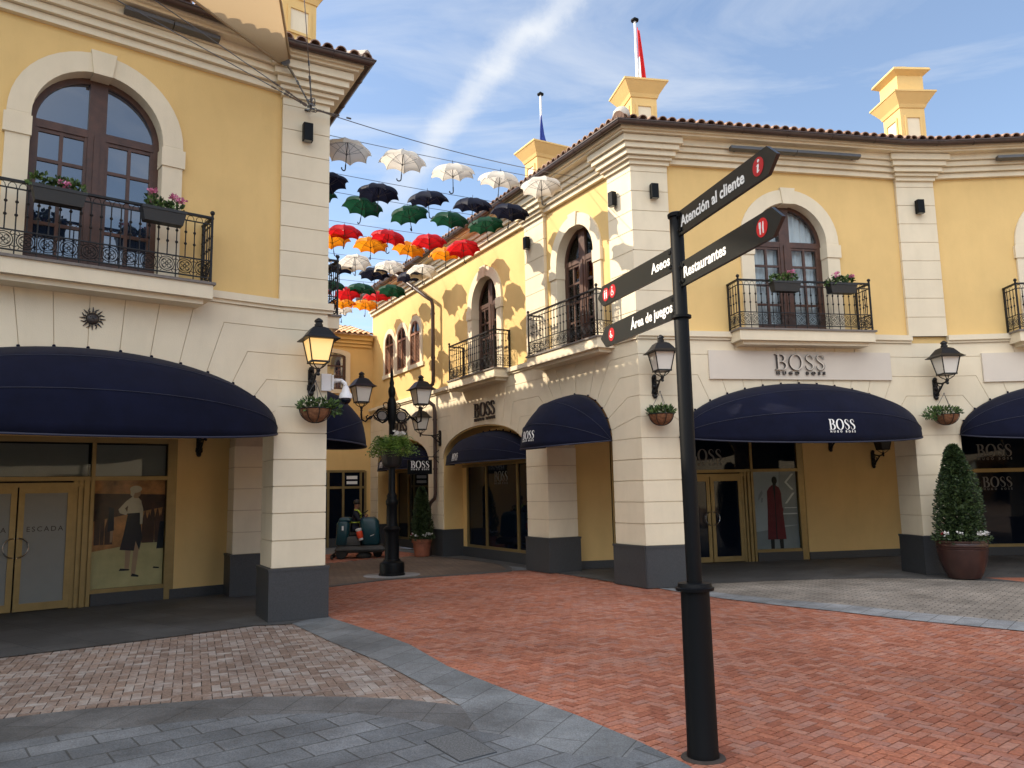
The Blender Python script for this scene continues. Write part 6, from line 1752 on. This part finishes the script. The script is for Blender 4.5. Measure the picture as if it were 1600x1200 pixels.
dp = [(-.27, .13), (-.02, .35), (.26, -.15), (.02, -.33)]
b = MB(); b.plan(dp, -.012, .001); b.build('slab', mat('rough_drain_stone', (.12, .125, .13), .9, var=.55, scale=70, bump=.8, bscale=120), r, W)
b = MB()
for i in range(4):
    p, q = dp[i], dp[(i+1) % 4]; b.tube([(p[0], p[1], -.003), (q[0], q[1], -.003)], .006, 4)
b.build('rim', M['granite'], r, W)

# ================================================================== THE REST OF THE ROUND PLAZA, BEHIND THE VIEWER
pb0 = at(FB, 9.0); pb1 = at(FLN, 0.0)
cc = Vector((10.6, -10.4, 0)); rr = 26.
a0 = math.atan2(pb0.y-cc.y, pb0.x-cc.x); a1 = math.atan2(pb1.y-cc.y, pb1.x-cc.x)
if a1 > a0: a1 -= 2*pi
ns_ = 17
pts = [cc+Vector((math.cos(a0+(a1-a0)*i/ns_), math.sin(a0+(a1-a0)*i/ns_), 0))*rr for i in range(ns_+1)]; pts[0] = pb0; pts[-1] = pb1
plaza = thing('plaza_building', 'curved yellow building closing the plaza behind the viewer', 'building', Matrix.Translation(pts[8]))
lo = MB(); hi = MB(); wi = MB(); rf = MB()
for i in range(ns_):
    p, q = pts[i], pts[i+1]; d = q-p; Ls = d.length; h = math.degrees(math.atan2(d.x, d.y)); F = frame(p, h)
    for mb in (lo, hi, wi, rf): mb.T = F
    c = Ls/2
    lo.prism([(0, 0), (c-2.4, 0)]+[(c+2.4*math.cos(pi-pi*k/14), 2.7+.95*math.sin(pi*k/14)) for k in range(15)]+[(c+2.4, 0), (Ls, 0), (Ls, 4.7), (0, 4.7)], 0, .7)
    hi.box(0, Ls, .07, .4, 4.7, 8.6); lo.box(0, .75, -.02, .1, 4.7, 8.1); lo.box(0, Ls, -.15, .3, 8.05, 8.5)
    wi.prism(arch_outline(c, .8, 4.75, 6.58), .04, .07); hi.box(0, Ls, 3.7, 3.9, 0, 4.6); wi.box(c-2.4, c+2.4, 3.6, 3.68, .2, 2.9)
    hi.box(-.6, Ls+.6, .5, 3.9, 4.5, 4.6)
    rf.add([(-.05, -.5, 8.6), (Ls+.05, -.5, 8.6), (Ls+1.2, 4, 10.), (-1.2, 4, 10.), (-.05, -.5, 8.5), (Ls+.05, -.5, 8.5), (Ls+1.2, 4, 9.9), (-1.2, 4, 9.9)], [(0, 1, 2, 3), (7, 6, 5, 4), (0, 4, 5, 1), (1, 5, 6, 2), (2, 6, 7, 3), (3, 7, 4, 0)])
I4 = Matrix.Identity(4)
lo.build('arcade', M['cream'], plaza, I4); hi.build('wall', M['yellow'], plaza, I4); wi.build('glazing', M['glassdark'], plaza, I4); rf.build('roof', M['tile'], plaza, I4)

# ================================================================== SKY, SUN, CAMERA
SUN_H, SUN_E = -83., 35.
w = bpy.data.worlds.new('World'); sc.world = w; w.use_nodes = True
nt = w.node_tree; N = nt.nodes; L = nt.links; bg = N['Background']; bg.inputs['Strength'].default_value = .068
sky = N.new('ShaderNodeTexSky'); sky.sky_type = 'NISHITA'; sky.sun_disc = False; sky.sun_elevation = rad(SUN_E); sky.sun_rotation = rad(SUN_H); sky.air_density = 1.; sky.dust_density = .6; sky.ozone_density = 1.5
tc = N.new('ShaderNodeTexCoord'); sp = N.new('ShaderNodeSeparateXYZ'); L.new(tc.outputs['Generated'], sp.inputs[0])
zz = N.new('ShaderNodeMath'); zz.operation = 'MAXIMUM'; zz.inputs[1].default_value = .06; L.new(sp.outputs['Z'], zz.inputs[0])
dv = N.new('ShaderNodeVectorMath'); dv.operation = 'SCALE'; iv = N.new('ShaderNodeMath'); iv.operation = 'DIVIDE'; iv.inputs[0].default_value = 1.; L.new(zz.outputs[0], iv.inputs[1])
L.new(tc.outputs['Generated'], dv.inputs[0]); L.new(iv.outputs[0], dv.inputs['Scale'])
mp = N.new('ShaderNodeMapping'); mp.inputs['Rotation'].default_value = (0, 0, rad(-60)); mp.inputs['Scale'].default_value = (.6, 1.6, 1); mp.inputs['Location'].default_value = (.3, 1.2, 0); L.new(dv.outputs[0], mp.inputs['Vector'])
c1 = N.new('ShaderNodeTexNoise'); c1.inputs['Scale'].default_value = 1.5; c1.inputs['Detail'].default_value = 9; c1.inputs['Roughness'].default_value = .6; c1.inputs['Distortion'].default_value = .6; L.new(mp.outputs[0], c1.inputs['Vector'])
cr_ = N.new('ShaderNodeValToRGB'); cr_.color_ramp.elements[0].position = .50; cr_.color_ramp.elements[1].position = .84; cr_.color_ramp.elements[1].color = (.7, .7, .7, 1); L.new(c1.outputs['Fac'], cr_.inputs['Fac'])
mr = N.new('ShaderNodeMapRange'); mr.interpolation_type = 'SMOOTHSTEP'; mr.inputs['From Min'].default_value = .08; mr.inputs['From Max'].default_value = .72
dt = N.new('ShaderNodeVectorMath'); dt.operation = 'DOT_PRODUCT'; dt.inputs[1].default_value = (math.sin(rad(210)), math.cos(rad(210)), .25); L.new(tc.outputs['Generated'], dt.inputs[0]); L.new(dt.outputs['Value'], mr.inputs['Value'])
cm_ = N.new('ShaderNodeMixRGB'); cm_.inputs[1].default_value = (3.7, 3.9, 4.2, 1); cm_.inputs[2].default_value = (17.5, 17.3, 17.0, 1); L.new(mr.outputs[0], cm_.inputs['Fac'])   # bright cloud bank added out of view behind the viewer to fill the shaded walls
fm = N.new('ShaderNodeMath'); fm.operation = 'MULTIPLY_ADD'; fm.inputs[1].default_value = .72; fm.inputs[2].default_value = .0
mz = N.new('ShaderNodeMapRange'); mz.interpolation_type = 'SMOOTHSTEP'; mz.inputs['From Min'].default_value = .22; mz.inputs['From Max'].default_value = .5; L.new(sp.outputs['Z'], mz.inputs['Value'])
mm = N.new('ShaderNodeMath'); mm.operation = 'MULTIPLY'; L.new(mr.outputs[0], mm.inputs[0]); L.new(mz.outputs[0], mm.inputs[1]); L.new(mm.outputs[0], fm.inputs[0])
hz = N.new('ShaderNodeMath'); hz.operation = 'ADD'; hz.inputs[1].default_value = .08; L.new(cr_.outputs['Color'], hz.inputs[0])
# one long streak of cirrus: a band along a great circle of the sky, torn by noise
def dotn(v):
    q = N.new('ShaderNodeVectorMath'); q.operation = 'DOT_PRODUCT'; q.inputs[1].default_value = v; L.new(tc.outputs['Generated'], q.inputs[0]); return q.outputs['Value']
sn = N.new('ShaderNodeTexNoise'); sn.inputs['Scale'].default_value = 7; sn.inputs['Detail'].default_value = 8; sn.inputs['Roughness'].default_value = .65; L.new(tc.outputs['Generated'], sn.inputs['Vector'])
so_ = N.new('ShaderNodeMath'); so_.operation = 'MULTIPLY_ADD'; so_.inputs[1].default_value = .09; L.new(sn.outputs['Fac'], so_.inputs[0]); L.new(dotn((0.7039, 0.3558, -0.6148)), so_.inputs[2])
sb_ = N.new('ShaderNodeMath'); sb_.operation = 'SUBTRACT'; sb_.inputs[1].default_value = .045; L.new(so_.outputs[0], sb_.inputs[0])
ab = N.new('ShaderNodeMath'); ab.operation = 'ABSOLUTE'; L.new(sb_.outputs[0], ab.inputs[0])
s1 = N.new('ShaderNodeMapRange'); s1.interpolation_type = 'SMOOTHSTEP'; s1.inputs['From Min'].default_value = .030; s1.inputs['From Max'].default_value = .0; s1.inputs['To Max'].default_value = .55; L.new(ab.outputs[0], s1.inputs['Value'])
s2 = N.new('ShaderNodeMapRange'); s2.interpolation_type = 'SMOOTHSTEP'; s2.inputs['From Min'].default_value = .965; s2.inputs['From Max'].default_value = .992; L.new(dotn((-0.0206, 0.8753, 0.4831)), s2.inputs['Value'])
s3 = N.new('ShaderNodeMath'); s3.operation = 'MULTIPLY'; L.new(s1.outputs[0], s3.inputs[0]); L.new(s2.outputs[0], s3.inputs[1])
s4 = N.new('ShaderNodeMath'); s4.operation = 'ADD'; L.new(s3.outputs[0], s4.inputs[0]); L.new(hz.outputs[0], s4.inputs[1]); hz = s4
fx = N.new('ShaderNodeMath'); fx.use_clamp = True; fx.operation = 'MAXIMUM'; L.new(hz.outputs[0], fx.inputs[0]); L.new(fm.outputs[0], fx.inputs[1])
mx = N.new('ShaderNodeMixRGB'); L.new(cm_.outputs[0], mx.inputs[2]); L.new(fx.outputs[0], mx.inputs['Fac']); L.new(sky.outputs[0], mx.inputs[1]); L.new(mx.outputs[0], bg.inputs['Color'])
sd = Vector((math.sin(rad(SUN_H))*math.cos(rad(SUN_E)), math.cos(rad(SUN_H))*math.cos(rad(SUN_E)), math.sin(rad(SUN_E))))
sl_ = bpy.data.lights.new('sun', 'SUN'); sl_.energy = 1.95; sl_.angle = rad(.55); sl_.color = (1, .86, .67)
so = bpy.data.objects.new('sun', sl_); COL.objects.link(so); so.rotation_euler = sd.to_track_quat('Z', 'Y').to_euler(); so.location = (-20, 10, 30)

cam = bpy.data.cameras.new('camera'); co = bpy.data.objects.new('camera', cam); COL.objects.link(co); sc.camera = co
cam.sensor_fit = 'HORIZONTAL'; cam.sensor_width = 36; cam.lens = 1230/1600*36; cam.clip_end = 600; cam.clip_start = .05
P_, R_ = rad(7.64), rad(-1.19)
fw = Vector((0, math.cos(P_), math.sin(P_))); up0 = Vector((0, -math.sin(P_), math.cos(P_))); rt0 = Vector((1, 0, 0))
rt = rt0*math.cos(R_)+up0*math.sin(R_); up = up0*math.cos(R_)-rt0*math.sin(R_)
mt = Matrix.Identity(4)
for i in range(3): mt[i][0] = rt[i]; mt[i][1] = up[i]; mt[i][2] = -fw[i]
mt[0][3], mt[1][3], mt[2][3] = 0, 0, 1.8
co.matrix_world = mt
sc.view_settings.view_transform = 'Standard'; sc.view_settings.look = 'None'; sc.view_settings.exposure = 1.8; sc.view_settings.gamma = 1
sc.cycles.use_denoising = True
sc.cycles.max_bounces = 8; sc.cycles.transparent_max_bounces = 12
